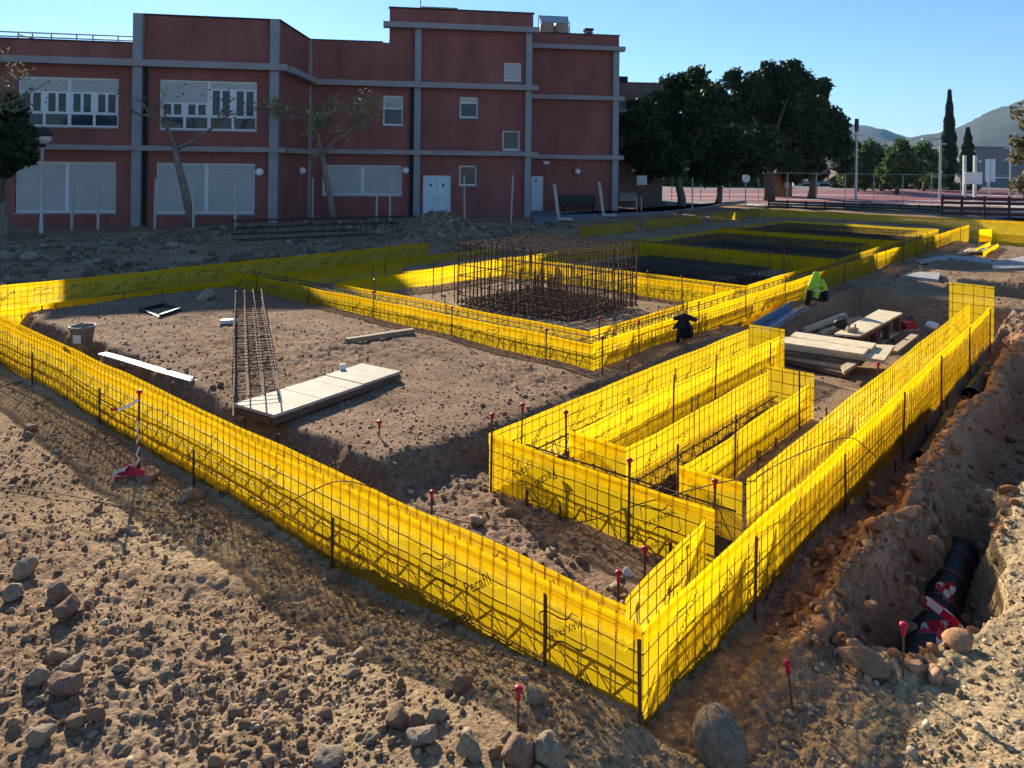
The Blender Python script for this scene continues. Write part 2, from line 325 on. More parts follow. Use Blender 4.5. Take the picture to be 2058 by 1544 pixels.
def build_ground():
    ys=np.concatenate([np.array([-25,-8,-2,.5]),np.geomspace(1.6,2.7,14)[:-1],np.geomspace(2.7,48,640)[:-1],np.geomspace(48,6000,34)])
    nc=760; t=np.linspace(-1,1,nc)
    hw=np.where(ys<2.7,2.7*.92+1.2,ys*.92+1.2)
    hw=np.where(ys<1,30,hw); X=hw[:,None]*t[None,:]; Y=np.repeat(ys[:,None],nc,1)
    Z=terrain(X,Y); Z=np.where(Y>46,Z*np.clip(1-(Y-46)/14,0,1),Z)-np.where(Y>44,np.clip((Y-44)/10,0,1)*.03,0)
    me=grid_mesh('ground',np.stack([X,Y,Z],-1).reshape(-1,3),len(ys),nc,'earth')
    x=X.ravel(); y=Y.ravel(); dx=x-O[0]; dy=y-O[1]; a=dx*eA[0]+dy*eA[1]; b=dx*eB[0]+dy*eB[1]; wob=.15*fbm(x,y,1.4,4,3)
    red=(1-S(-.05,.0,a))*band(a+wob,-.85,.05,.12)*band(b+wob,1.3,12,.3)+.75*band(a+wob,.1,3.,.15)*band(b+wob,12.2,14.7,.3)
    pale=np.clip((1-S(-1.0,-.75,a+wob))*1.0+.5*S(.0,.6,vn(x*.5,y*.5,4))*(b<0),0,1)
    plum=band(a,.4,12.6,.3)*band(b,.6,4.6,.3)
    at=me.color_attributes.new('soil','FLOAT_COLOR','POINT'); cc=np.stack([np.clip(red,0,1),pale,plum,np.ones_like(a)],1).astype(np.float32); at.data.foreach_set('color',cc.ravel())
    o=bpy.data.objects.new('ground',me); COL.objects.link(o); o['kind']='structure'
build_ground()
# ------------------------------------------------------------------ stones
def ico(sub):
    t=(1+5**.5)/2
    v=np.array([(-1,t,0),(1,t,0),(-1,-t,0),(1,-t,0),(0,-1,t),(0,1,t),(0,-1,-t),(0,1,-t),(t,0,-1),(t,0,1),(-t,0,-1),(-t,0,1)],float); v/=np.linalg.norm(v[0])
    f=[(0,11,5),(0,5,1),(0,1,7),(0,7,10),(0,10,11),(1,5,9),(5,11,4),(11,10,2),(10,7,6),(7,1,8),(3,9,4),(3,4,2),(3,2,6),(3,6,8),(3,8,9),(4,9,5),(2,4,11),(6,2,10),(8,6,7),(9,8,1)]
    for _ in range(sub):
        vl=v.tolist(); c={}; nf=[]
        def mid(i,j):
            k=(min(i,j),max(i,j))
            if k not in c:
                p=(np.array(vl[i])+np.array(vl[j]))/2; c[k]=len(vl); vl.append((p/np.linalg.norm(p)).tolist())
            return c[k]
        for i,j,k in f:
            x,y,z=mid(i,j),mid(j,k),mid(k,i); nf+=[(i,x,z),(j,y,x),(k,z,y),(x,y,z)]
        v=np.array(vl); f=nf
    return v,np.array(f)
def rockshape(sub,seed,rough=.22,cuts=5):
    v,f=ico(sub); g=np.random.default_rng(seed); d=np.ones(len(v))
    for _ in range(cuts):           # chop flat facets
        n=g.normal(size=3); n/=np.linalg.norm(n); h=g.uniform(.55,.85); pr=v@n; k=pr>h; v=np.where(k[:,None],v-np.outer(pr-h,n)*.9,v)
    ph=g.uniform(0,6,(4,3)); fr=g.normal(size=(4,3))*2.2
    for i in range(4): d+=rough*.4*np.sin(v@fr[i]+ph[i,0])
    d+=g.normal(size=len(v))*rough*.12
    return v*d[:,None],f
def rand_rot(g,n):
    q=g.normal(size=(n,4)); q/=np.linalg.norm(q,axis=1)[:,None]; w_,x,y,z=q.T
    return np.stack([np.stack([1-2*(y*y+z*z),2*(x*y-z*w_),2*(x*z+y*w_)],-1),np.stack([2*(x*y+z*w_),1-2*(x*x+z*z),2*(y*z-x*w_)],-1),np.stack([2*(x*z-y*w_),2*(y*z+x*w_),1-2*(x*x+y*y)],-1)],1)
WALLS=[]  # (a0,b0,a1,b1) kept free of stones
def free(a,b,r):
    ok=np.ones(len(a),bool)
    for a0,b0,a1,b1 in WALLS: ok&=~((a>min(a0,a1)-r)&(a<max(a0,a1)+r)&(b>min(b0,b1)-r)&(b<max(b0,b1)+r))
    return ok
def scatter(name,n,shapes,region,size,m,seed,label,cat,flat=.75,sink=.25):
    g=np.random.default_rng(seed); x,y=region(g,n); dx=x-O[0]; dy=y-O[1]; a=dx*eA[0]+dy*eA[1]; b=dx*eB[0]+dy*eB[1]
    sz=size(g,len(x),x,y); k=free(a,b,.02+sz*.8); x=x[k];y=y[k];sz=sz[k]; z=terrain(x,y); Rm=rand_rot(g,len(x)); Vs=[];Fs=[];off=0
    pick=g.integers(0,len(shapes),len(x))
    for si,(v,f) in enumerate(shapes):
        I=np.where(pick==si)[0]
        if len(I)==0: continue
        sc3=g.uniform(.65,1.25,(len(I),3)); vv=(v[None]*sc3[:,None,:])@np.swapaxes(Rm[I],1,2); vv[:,:,2]*=flat
        vv=vv*sz[I][:,None,None]; vv+=np.stack([x[I],y[I],z[I]+sz[I]*(.5-sink)],-1)[:,None,:]
        Vs.append(vv.reshape(-1,3)); Fs.append((f[None]+(np.arange(len(I))*len(v))[:,None,None]+off).reshape(-1,3)); off+=len(I)*len(v)
    me=soup(name,np.concatenate(Vs),np.concatenate(Fs),m); o=bpy.data.objects.new(name,me); COL.objects.link(o); tag(o,label,cat,None,'stuff'); return o
def islandmat(name,stops,bump=.6,bscale=30):
    m=bpy.data.materials.new(name); m.use_nodes=True; n=m.node_tree; b=n.nodes['Principled BSDF']; b.inputs['Roughness'].default_value=.95; b.inputs['Specular IOR Level'].default_value=.12
    g=n.nodes.new('ShaderNodeNewGeometry'); rp=n.nodes.new('ShaderNodeValToRGB'); e=rp.color_ramp.elements
    while len(e)<len(stops): e.new(.5)
    for q,(p,c) in zip(e,stops): q.position=p; q.color=(*c,1)
    n.links.new(g.outputs['Random Per Island'],rp.inputs[0])
    t=n.nodes.new('ShaderNodeTexCoord'); no=n.nodes.new('ShaderNodeTexNoise'); no.inputs['Scale'].default_value=bscale; no.inputs['Detail'].default_value=7; n.links.new(t.outputs['Object'],no.inputs['Vector'])
    mm=n.nodes.new('ShaderNodeMixRGB'); mm.blend_type='MULTIPLY'; mm.inputs[0].default_value=.8; r2=n.nodes.new('ShaderNodeValToRGB'); r2.color_ramp.elements[0].position=.25; r2.color_ramp.elements[0].color=(.6,.58,.55,1); r2.color_ramp.elements[1].position=.75; r2.color_ramp.elements[1].color=(1.2,1.2,1.2,1)
    n.links.new(no.outputs['Fac'],r2.inputs[0]); n.links.new(rp.outputs[0],mm.inputs[1]); n.links.new(r2.outputs[0],mm.inputs[2]); n.links.new(mm.outputs[0],b.inputs['Base Color'])
    bp=n.nodes.new('ShaderNodeBump'); bp.inputs['Strength'].default_value=bump; bp.inputs['Distance'].default_value=.01; n.links.new(no.outputs['Fac'],bp.inputs['Height']); n.links.new(bp.outputs[0],b.inputs['Normal']); MATS[name]=m
islandmat('gravel',[(0,(.215,.135,.08)),(.55,(.30,.20,.122)),(.9,(.39,.285,.185)),(1.,(.54,.45,.33))])
islandmat('gravel_pale',[(0,(.25,.17,.095)),(.55,(.39,.28,.165)),(1.,(.60,.49,.34))])
islandmat('gravel_red',[(0,(.26,.11,.055)),(.6,(.38,.19,.10)),(1.,(.48,.31,.20))])
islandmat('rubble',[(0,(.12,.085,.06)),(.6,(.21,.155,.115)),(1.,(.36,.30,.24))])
# ------------------------------------------------------------------ printed lettering for the yellow film
def textmesh(body):
    cu=bpy.data.curves.new('t','FONT'); cu.body=body; cu.size=1; cu.align_x='CENTER'; cu.align_y='CENTER'; cu.resolution_u=2
    o=bpy.data.objects.new('t',cu); COL.objects.link(o); dg=bpy.context.evaluated_depsgraph_get(); me=o.evaluated_get(dg).to_mesh()
    v=np.array([p.co[:2] for p in me.vertices]); f=[tuple(p.vertices) for p in me.polygons]
    o.evaluated_get(dg).to_mesh_clear(); bpy.data.objects.remove(o); bpy.data.curves.remove(cu); return v,f
def ribbon(pts,wd):
    pts=np.array(pts); m=len(pts); v=[];f=[]
    for i in range(m):
        d=pts[min(i+1,m-1)]-pts[max(i-1,0)]; d/=np.linalg.norm(d)+1e-9; n=np.array((-d[1],d[0])); w_=wd*(.55+.6*math.sin(math.pi*i/(m-1)))
        v+=[pts[i]+n*w_,pts[i]-n*w_]
        if i: f.append((2*i-2,2*i-1,2*i+1,2*i))
    return np.array(v),f
def squiggle():
    V=[];Fc=[];n=0
    for s in (1,-1):
        t=np.linspace(0,1,26); x=(t-.5)*2.3; y=.62+.30*np.sin(t*2*math.pi*1.0+.2)-.9*np.clip(.12-t,0,1)*4-.9*np.clip(t-.88,0,1)*4
        v,f=ribbon(np.stack([x,y],1)*s,.03); V.append(v); Fc+=[tuple(i+n for i in q) for q in f]; n+=len(v)
    return np.concatenate(V),Fc
TXT={'p':[(textmesh('Pecafil'),.095)],'m':[(textmesh('MAX FRANK'),.052),(squiggle(),.125)]}
def panel(label,p0,p1,zt,zb,seed=0,zt1=None,fold=True,prints=1,side=0,group=None,curl=0.,pitch=.1,name='yellow_formwork'):
    q0=W(*p0)[:2]; q1=W(*p1)[:2]; d=q1-q0; Lh=np.linalg.norm(d); d/=Lh; n=np.array((d[1],-d[0])); zt1=zt if zt1 is None else zt1
    WALLS.append((p0[0],p0[1],p1[0],p1[1]))
    mid=(q0+q1)/2; root=thing(name,label,'formwork wall',(mid[0],mid[1],0),group)
    wave=lambda u: .014*vn(u*.55,u*0+seed,seed)*np.clip(np.minimum(u,Lh-u)*3,0,1)
    def pt(u,z,o=0.): 
        k=wave(np.asarray(u,float))+o; return np.stack([q0[0]+d[0]*u+n[0]*k,q0[1]+d[1]*u+n[1]*k,z+0*k],-1)
    ZT=lambda u: zt+(zt1-zt)*np.asarray(u)/Lh+.012*vn(np.asarray(u)*1.3,np.asarray(u)*0+3,seed+2)
    nu=max(3,int(Lh/.05)+1); nv=12; u=np.linspace(0,Lh,nu); U,T=np.meshgrid(u,np.linspace(0,1,nv),indexing='ij'); Z=zb+(ZT(U)-zb)*T
    bul=.0045*fbm(U,Z,4.5,3,seed+4)+.006*np.abs(np.sin(U*math.pi/pitch))*0
    if curl: bul=bul+curl*np.clip(1-T*3,0,1)**2*(.3+.7*vn(U*1.2,U*0,seed+8))
    V=pt(U.ravel(),Z.ravel(),bul.ravel()+.0); o=bpy.data.objects.new('film',grid_mesh('film',V-np.array((mid[0],mid[1],0)),nu,nv,'film')); COL.objects.link(o); o.parent=root; ORI[o.name]=ORI[root.name]
    if fold:
        nv2=3; U,T=np.meshgrid(u,np.linspace(0,1,nv2),indexing='ij'); Z=ZT(U)-.085+.087*T+.004*vn(U*3,U*0,seed+6)*(T<.1)
        V=pt(U.ravel(),Z.ravel(),.010+.003*vn(U.ravel()*5,Z.ravel()*5,seed)); o=bpy.data.objects.new('top_fold',grid_mesh('top_fold',V-np.array((mid[0],mid[1],0)),nu,nv2,'film')); COL.objects.link(o); o.parent=root
    r=.0034 if pitch<.15 else .005
    mv=MB(); k=.05
    while k<Lh:
        mv.tube([pt(k,zb,.003),pt(k,float(ZT(k))+.012,.003)],r,4,cap=False); k+=pitch
    mv.build('vertical_wires','mesh_wire',root)
    mh=MB(); us=np.linspace(0,Lh,max(2,int(Lh/.5)+1)); h=.03
    while h<max(zt,zt1)-zb:
        mh.tube([pt(x,min(float(ZT(x)),max(zt,zt1))-h,-.003) for x in us],r,4,cap=False); h+=pitch
    mh.build('horizontal_wires','mesh_wire',root)
    if prints:
        g=random.Random(seed+50); V=[];Fc=[];nn=0; x=.25+g.random()*.3; c=g.randint(0,3)
        while x<Lh-.25:
            kind='pm'[c%2] if g.random()<.9 else 'p'; ang=R(36)+(math.pi if c%4 in(1,2) else 0); c+=1
            for vrow in ((.70,.22) if prints==1 else (.6,)):
                if g.random()<.22: continue
                kk='m' if (kind=='p')==(vrow<.5) else 'p'
                zl=max(zb,-.12); zc=zl+(zt-zl)*(vrow+g.uniform(-.07,.07)); a_=ang+(math.pi if vrow<.5 and g.random()<.5 else 0)
                uc=x+g.uniform(-.1,.1)+(0 if vrow>.5 else .22)
                for (v,f),s in TXT[kk]:
                    w_=v*s; w_=np.stack([w_[:,0]*math.cos(a_)-w_[:,1]*math.sin(a_),w_[:,0]*math.sin(a_)+w_[:,1]*math.cos(a_)],1); uu=np.clip(uc+w_[:,0],.01,Lh-.01); zz=np.minimum(zc+w_[:,1],zt-.015)
                    V.append(pt(uu,zz,.0115+0*uu)); Fc+=[tuple(i+nn for i in q) for q in f]; nn+=len(v)
                mb=MB(); mb.v=[np.concatenate(V)]; mb.f=Fc; mb.n=nn; mb.build('printed_lettering','print',root); V=[];Fc=[];nn=0
            x+=.38+g.random()*.12
        if V:
            mb=MB(); mb.v=[np.concatenate(V)]; mb.f=Fc; mb.n=nn; mb.build('printed_lettering','print',root)
    return root
def beam_cage(label,p0,p1,hw,z0,z1,seed=0,step=.2,lattice=True,mt='rebar',r=.006,group=None):
    q0=W(*p0)[:2]; q1=W(*p1)[:2]; d=q1-q0; Lh=np.linalg.norm(d); d/=Lh; n=np.array((d[1],-d[0])); g=random.Random(seed)
    root=thing('rebar_beam_cage',label,'rebar cage',(*(q0+q1)/2,z0),group)
    pt=lambda u,o,z: np.array((*(q0+d*u+n*o),z))
    for o in (-hw,hw):
        for z in (z0,z1):
            MB().tube([pt(Lh*t,o+g.uniform(-.008,.008),z+g.uniform(-.008,.008)) for t in np.linspace(0,1,max(2,int(Lh/1.2)+1))],r*1.2,5).build('longitudinal_bar',mt,root)
    ms=MB(); k=.08
    while k<Lh:
        j=g.uniform(-.012,.012); e=.012
        ms.tube([pt(k,-hw-e,z0-e),pt(k+j,hw+e,z0-e),pt(k+j,hw+e,z1+e),pt(k,-hw-e,z1+e)],r*.75,4,closed=True); k+=step
    ms.build('stirrups',mt,root)
    if lattice:
        ml=MB(); k=0; zz=[z0,z1]
        for o in (hw*.98,-hw*.98):
            pts=[pt(min(Lh,i*.115),o,zz[i%2]) for i in range(int(Lh/.115)+1)]
            for i in range(len(pts)-1): ml.tube([pts[i],pts[i+1]],r*.6,4,cap=False)
        ml.build('lattice_bars',mt,root)
    return root
# ---- yellow formwork walls (a,b are metres along the two wall directions)
ZB=-.36
panel('long front yellow formwork wall running left from the nearest corner',(13.4,0),(0,0),.5,ZB,1)
panel('lower inner yellow wall just behind the long front wall',(12.0,.33),(.3,.33),.345,-.34,2)
panel('tall sunlit yellow formwork wall running right from the nearest corner',(0,0),(0,11.0),.5,-.42,3)
panel('short yellow inner wall behind the nearest corner ending in a loose edge',(.3,.33),(.3,1.30),.37,-.32,4,zt1=.47,fold=False)
panel('long inner yellow wall parallel to the tall right wall',(.29,1.92),(.29,11.0),.5,-.36,5,fold=False)
panel('raised square yellow end panel closing the far end of the right wall',(.62,11.15),(-.02,11.15),.80,-.2,6,pitch=.15,fold=False,prints=0)
panel('yellow front face of the comb shaped inner foundation, left red-capped corner',(2.22,1.36),(.27,1.36),.5,-.34,7)
panel('short yellow back face between the two left arms of the inner foundation',(1.78,1.86),(1.24,1.86),.5,-.34,8,prints=2)
panel('short yellow back face between middle arm and right wall',(.80,1.86),(.30,1.86),.5,-.34,9,prints=2)
panel('leftmost yellow wall of the inner foundation along the dug earth',(2.22,1.36),(2.22,6.6),.5,-.36,10,fold=False)
panel('yellow right wall of the left inner foundation arm',(1.76,1.86),(1.76,6.6),.5,-.34,11,fold=False)
panel('small yellow end panel of the left inner arm beside the blue channel',(2.22,6.62),(1.74,6.62),.56,-.3,12,pitch=.12,fold=False,prints=0)
panel('yellow left wall of the middle inner foundation arm',(1.24,1.86),(1.24,4.75),.5,-.3,13,fold=False)
panel('yellow right wall of the middle inner foundation arm',(.78,1.86),(.78,4.75),.46,-.32,14,fold=False)
panel('small yellow end panel of the middle inner arm in front of the boards',(1.26,4.77),(.76,4.77),.56,-.28,15,pitch=.12,fold=False,prints=0)
panel('yellow front wall of the middle foundation facing the bare earth',(12.0,4.45),(3.3,4.45),.5,-.26,16)
panel('yellow inner front wall of the middle foundation before the big rebar cage',(9.2,5.0),(3.72,5.0),.5,-.26,17)
panel('long yellow right wall of the middle foundation receding past the hung jackets',(3.3,4.45),(3.3,31.0),.5,-.26,18)
panel('long inner yellow right wall of the middle foundation',(3.72,5.0),(3.72,9.6),.5,-.26,19,prints=0)
panel('yellow left inner wall of the middle foundation left of the big rebar cage',(9.3,5.0),(9.3,9.6),.5,-.26,20,prints=0)
panel('low shaded yellow wall left of the big rebar cage',(9.85,5.6),(9.85,16.0),.42,-.26,21,prints=0,fold=False)
panel('yellow back wall of the cage bay with its sunlit right end',(9.3,9.6),(3.72,9.6),.5,-.26,22)
panel('yellow front wall of the second bay before the low rebar mat',(9.3,10.15),(3.72,10.15),.5,-.26,23)
panel('yellow right wall of the second bay',(3.72,10.15),(3.72,14.9),.5,-.26,24,prints=0)
panel('shaded yellow back wall of the second bay',(9.4,14.9),(3.72,14.9),.5,-.26,25)
panel('shaded yellow front wall of the third bay',(9.4,15.45),(3.72,15.45),.5,-.26,26)
panel('shaded yellow right wall of the third bay',(3.72,15.45),(3.72,21.0),.5,-.26,27,prints=0,fold=False)
panel('shaded yellow back wall of the third bay',(9.4,21.0),(3.72,21.0),.5,-.26,28,prints=0)
panel('shaded yellow front wall of the fourth bay',(9.4,21.6),(3.72,21.6),.5,-.26,29,prints=0)
panel('partly sunlit yellow right wall of the fourth bay',(3.72,21.6),(3.72,27.5),.5,-.26,30,prints=0,fold=False)
panel('far yellow back wall of the fourth bay',(9.4,27.5),(3.72,27.5),.5,-.26,31,prints=0,fold=False)
panel('shaded yellow left wall of the far bays',(9.4,10.15),(9.4,27.5),.5,-.26,32,prints=0,fold=False)
panel('long yellow left wall with a sunlit near end beside the rubble',(13.1,-.6),(13.1,10.9),.5,-.3,33)
panel('lower inner yellow wall in front of the long left wall',(12.0,.4),(12.0,4.45),.30,-.3,34)
panel('lower shaded yellow wall between left wall and middle foundation',(12.0,4.9),(12.0,12.5),.34,-.3,35,prints=0)
panel('short shaded yellow wall stub in the gap left of the cage bay',(11.1,5.2),(11.1,8.2),.36,-.3,36,prints=0)
panel('far left yellow wall in deep shade near the bench',(13.3,18.4),(13.3,22.2),.5,-.3,37,prints=0,fold=False)
panel('far left yellow wall beyond the first dark gap',(13.3,22.9),(13.3,28.0),.5,-.3,38,prints=0,fold=False)
panel('far left yellow wall reaching the far corner',(13.3,28.9),(13.3,34.8),.5,-.3,39,prints=0,fold=False)
panel('far yellow wall along the sports court, half in sun',(13.3,34.8),(-14,34.8),.5,-.7,40,prints=0)
panel('low yellow panel leaning before the sunlit far wall',(5.0,32.4),(-4.5,32.4),.10,-.6,41,prints=0,fold=False)
# ---- reinforcement inside the beams
beam_cage('long rebar cage inside the front yellow beam',(12.9,.10),(.1,.10),.065,.13,.25,1)
beam_cage('long rebar cage inside the right yellow beam',(.105,.3),(.105,10.9),.07,.06,.24,2)
beam_cage('rebar cage inside the front beam of the inner foundation',(2.15,1.62),(.3,1.62),.13,.12,.33,3)
beam_cage('rebar cage inside the left arm of the inner foundation',(1.98,1.5),(1.98,6.5),.12,.05,.28,4)
beam_cage('rebar cage inside the middle arm of the inner foundation',(1.0,1.5),(1.0,4.7),.12,.05,.28,5)
beam_cage('rebar cage showing above the front beam of the middle foundation',(11.9,4.72),(3.4,4.72),.13,.22,.47,6)
beam_cage('rebar cage showing above the right beam of the middle foundation',(3.5,4.6),(3.5,30),.11,.2,.46,7,step=.25)
beam_cage('rebar cage in the shaded beam behind the cage bay',(9.3,9.88),(3.8,9.88),.13,.2,.46,8)
beam_cage('rebar cage in the shaded beam behind the second bay',(9.3,15.18),(3.8,15.18),.13,.25,.56,9,step=.3)
beam_cage('rebar cage in the shaded beam behind the third bay',(9.3,21.3),(3.8,21.3),.13,.25,.58,10,step=.3)
beam_cage('dark rebar cage lying on the rubble below the building, front one',(18.2,8.0),(16.4,14.4),.2,.38,.74,11,step=.35,lattice=False,mt='rebar_dark',r=.012)
beam_cage('dark rebar cage lying on the rubble below the building, rear one',(19.6,8.6),(17.4,14.4),.2,.42,.84,12,step=.35,lattice=False,mt='rebar_dark',r=.012)
# ---- stakes
rod_me=MB().tube([(0,0,0),(0,0,1)],1.,7).mesh('rod','rebar')
cap_me=MB().lathe([(.0,.052),(.012,.051),(.022,.045),(.026,.036),(.024,.026),(.016,.020),(.0125,.014),(.012,-.025),(0,-.025)],n=12).mesh('safety_cap','cap_red',True)
def stake(label,x,y,ztop,cap=False,r=.007,zb=None,lean=0,tape=False,group=None):
    z0=(TZ(x,y)-.08) if zb is None else zb
    t=thing('rebar_stake',label,'rebar stake',(x,y,z0),group)
    o=bpy.data.objects.new('rod',rod_me); COL.objects.link(o); o.parent=t; o.scale=(r,r,ztop-z0)
    if cap:
        c=bpy.data.objects.new('safety_cap',cap_me); COL.objects.link(c); c.parent=t; c.location=(0,0,ztop-z0); s=.8+.2*random.random() if y>6 else .88; c.scale=(s,s,s)
    t.rotation_euler=(lean*random.uniform(-1,1),lean*random.uniform(-1,1),0); return t
ORD=['first','second','third','fourth','fifth','sixth','seventh','eighth','ninth','tenth','eleventh','twelfth']
def line(desc,pts,kind,val,r=.008,zb=-.3,from_='left'):
    for i,q in enumerate(pts):
        px,py=q[:2]; cap=len(q)>2; p=(on_a if kind=='a' else on_b)(px,py,val)
        stake(f'{"red-capped" if cap else "bare"} stake {desc}, {ORD[i]} from {from_}',p[0],p[1],p[2],cap,r,min(zb,p[2]-.3),.02)
line('outside the long front wall',[(66,708),(202,780),(390,905),(668,1040),(1097,1195),(1291,1290)],'b',-.02,.0105,-.3)
line('outside the tall right wall',[(1517,1080),(1702,905),(1815,788),(1893,715),(1950,657),(1990,622)],'a',-.022,.0105,-.45,'near corner')
line('cut short at the foot of the tall right wall',[(1571,1190),(1655,1098),(1745,985),(1800,925),(1862,850),(1905,795),(1965,722)],'a',-.03,.008,-.5,'near corner')
line('on the front face of the inner foundation',[(988,842,1),(1060,985),(1125,1015),(1265,935,1),(1345,1090)],'b',1.335,.0095,-.3)
line('along the leftmost wall of the inner foundation',[(1046,822,1),(1265,800),(1360,740)],'a',2.18,.007,-.3,'near end')
line('on the right wall of the left inner arm',[(1142,836,1),(1353,752),(1437,712),(1548,690)],'a',1.735,.0085,-.35,'near end')
line('on the left wall of the middle inner arm',[(1390,798),(1400,792),(1530,742)],'a',1.27,.007,-.35,'near end')
line('on the right wall of the middle inner arm',[(1367,892),(1477,832),(1525,905),(1560,880),(1610,745)],'a',.755,.0085,-.4,'near end')
line('behind the long inner right wall',[(1526,905),(1666,820),(1768,738,1),(1845,670)],'a',.33,.008,-.4,'near end')
p=on_a(1437,976,.36); stake('red-capped rebar stake at the loose end of the short inner wall',p[0],p[1],p[2],True,.0085,-.3)
for i,(px,py,bb,lab) in enumerate([(1296,1112,.95,'red-capped stake beside the white plastic sack behind the near corner'),(1243,1162,.55,'red-capped stake in the inner angle of the near corner'),(868,998,.55,'red-capped stake behind the middle of the long front wall'),(347,768,.62,'bare thin stake behind the front wall left of the long boards'),(560,872,.6,'bare thin stake behind the front wall below the pale board')]):
    p=on_b(px,py,bb); stake(lab,p[0],p[1],p[2],'red' in lab,.008,None)
line('along the front wall of the middle foundation',[(516,550),(620,577),(753,590,1),(908,622,1),(1098,668,1),(1213,683,1)],'b',4.41,.009,-.3)
line('between the two front walls of the middle foundation',[(751,566,1),(895,595),(1204,645,1)],'b',5.04,.009,-.3)
line('along the long right wall of the middle foundation',[(1286,650,1),(1407,612,1),(1501,585),(1580,558,1),(1697,520),(1763,512,1),(1782,492),(1815,482),(1842,475),(1865,466),(1890,460),(1931,450)],'a',3.26,.009,-.3,'near corner')
line('before the second bay wall',[(1302,548,1),(1372,558,1),(1434,576,1),(1505,602)],'b',9.55,.009,-.3)
line('on the shaded back wall of the second bay',[(1297,485),(1417,498),(1548,510,1),(1574,505,1)],'b',14.85,.009,-.3)
line('along the shaded middle of the far bays',[(1303,458),(1365,462),(1410,460),(1493,450),(1539,432)],'b',21.0,.01,-.3)
line('in front of the long left wall',[(83,614),(247,590),(326,583),(508,540)],'a',11.95,.009,-.3)
line('in the gap left of the cage bay',[(558,528),(636,541),(653,545),(748,535),(775,523),(870,520),(888,500),(915,522)],'b',6.5,.009,-.3)
for lab,px,yt,yb in [('red-capped stake with an orange stem standing in the near gravel',1041,1398,1466),('red-capped stake casting a long shadow on the pale earth',1587,1344,1425),('red-capped stake in front of the black corrugated pipe',1815,1268,1365),('small red-capped stake stub on the bare earth',762,856,878),('red-capped stake on the earth left of the inner foundation',1263,733,790)]:
    g0=gp((px if px!=1587 else 1597),yb,0); zt=H-ray(px,yt)[1]*g0[1]; t=stake(lab,g0[0],g0[1],zt,True,.0055)
    if px==1587: t.rotation_euler=(0,-.13,0)
g0=gp(278,955,0); zt=H-ray(277,795)[1]*g0[1]; ts=stake('tall red-capped stake wrapped in barrier tape before the front wall',g0[0],g0[1],zt,True,.0095)
tb=MB(); pts=[(g0[0]+.014*math.sin(k*2.1),g0[1]-.014,g0[2]+.02+k*(zt-.06)/16) for k in range(17)]
for k in range(16):
    a_,b_=np.array(pts[k]),np.array(pts[k+1]); (MB().add([a_+(.007,0,0),a_-(.007,0,0),b_-(.007,0,0),b_+(.007,0,0)],[(0,1,2,3)])).build('tape_strip','tape_red' if k in(0,1,14,15,7) else 'tape_white',ts)
def tape(label,pts,wd,seg,name='barrier_tape'):
    pts=np.array(pts,float); r=thing(name,label,'tape',pts[0]); m={0:MB(),1:MB()}
    for i in range(len(pts)-1):
        d=pts[i+1]-pts[i]; n=np.cross(d,(.5*math.sin(i*.25),1,.5*math.cos(i*.2))); n/=np.linalg.norm(n)+1e-9
        n2=np.cross((pts[min(i+2,len(pts)-1)]-pts[i+1]) if i<len(pts)-2 else d,(.5*math.sin((i+1)*.25),1,.5*math.cos((i+1)*.2))); n2/=np.linalg.norm(n2)+1e-9
        m[(i//seg)%2].add([pts[i]+n*wd,pts[i]-n*wd,pts[i+1]-n2*wd,pts[i+1]+n2*wd],[(0,1,2,3)])
    m[0].build('white_stripes','tape_white',r)['kind']='stuff'; m[1].build('red_stripes','tape_red',r)['kind']='stuff'; return r
zt_=zt-.03; e=PD(222,823,g0[1]-.05)
tape('short tail of pale tape flying from the wrapped stake',[g0+(0,-.02,zt_-g0[2])+(e-(g0+(0,-.02,zt_-g0[2])))*t-np.array((0,0,.03*math.sin(math.pi*t))) for t in np.linspace(0,1,9)],.014,6)
c=gp(262,960,0); gz=0.
tape('crumpled red and white tape on the stones at the wrapped stake',[c+(.16*math.cos(k*1.9)*(.4+.06*k%1),.10*math.sin(k*2.3),gz+.05+.04*math.sin(k*1.3)) for k in range(12)],.03,2)
# ---- steel wire loops
def cable(label,pts,r=.004,mt='rebar'):
    pts=[np.asarray(p,float) for p in pts]; out=[]
    for i in range(len(pts)-1):
        p0=pts[max(i-1,0)];p1=pts[i];p2=pts[i+1];p3=pts[min(i+2,len(pts)-1)]
        for t in np.linspace(0,1,8,endpoint=False): out.append(.5*((2*p1)+(-p0+p2)*t+(2*p0-5*p1+4*p2-p3)*t*t+(-p0+3*p1-3*p2+p3)*t**3))
    out.append(pts[-1]); solo(MB().tube(out,r,5),'steel_wire',mt,label,'wire',smooth=True)
cable('thin bent wire crossing the left foreground and looping over the front wall',[gp(-20,983),gp(120,1000,.03),gp(300,1035,.03),gp(420,1045,.05),on_b(530,1030,-.12),on_b(620,990,-.06),on_b(685,967,0),on_b(760,985,.2),on_b(868,1032,.5)])
cable('thin wire lying between the near stakes and the inner foundation',[on_b(868,1032,.52),gp(960,1060,.02),gp(1080,1066,.03),on_b(1190,1045,1.28),on_b(1280,1015,1.3),on_a(1440,972,.37),on_a(1515,960,.31)])
cable('thin wire arched over the tall right wall',[on_a(1515,962,.3),on_a(1600,915,.12),on_a(1702,880,-.05),on_a(1745,905,-.1),on_a(1800,955,-.12)])
cable('thin wire hanging over the far end of the right wall',[on_a(1905,648,.3),on_a(1925,660,.1),on_a(1940,690,-.04)])
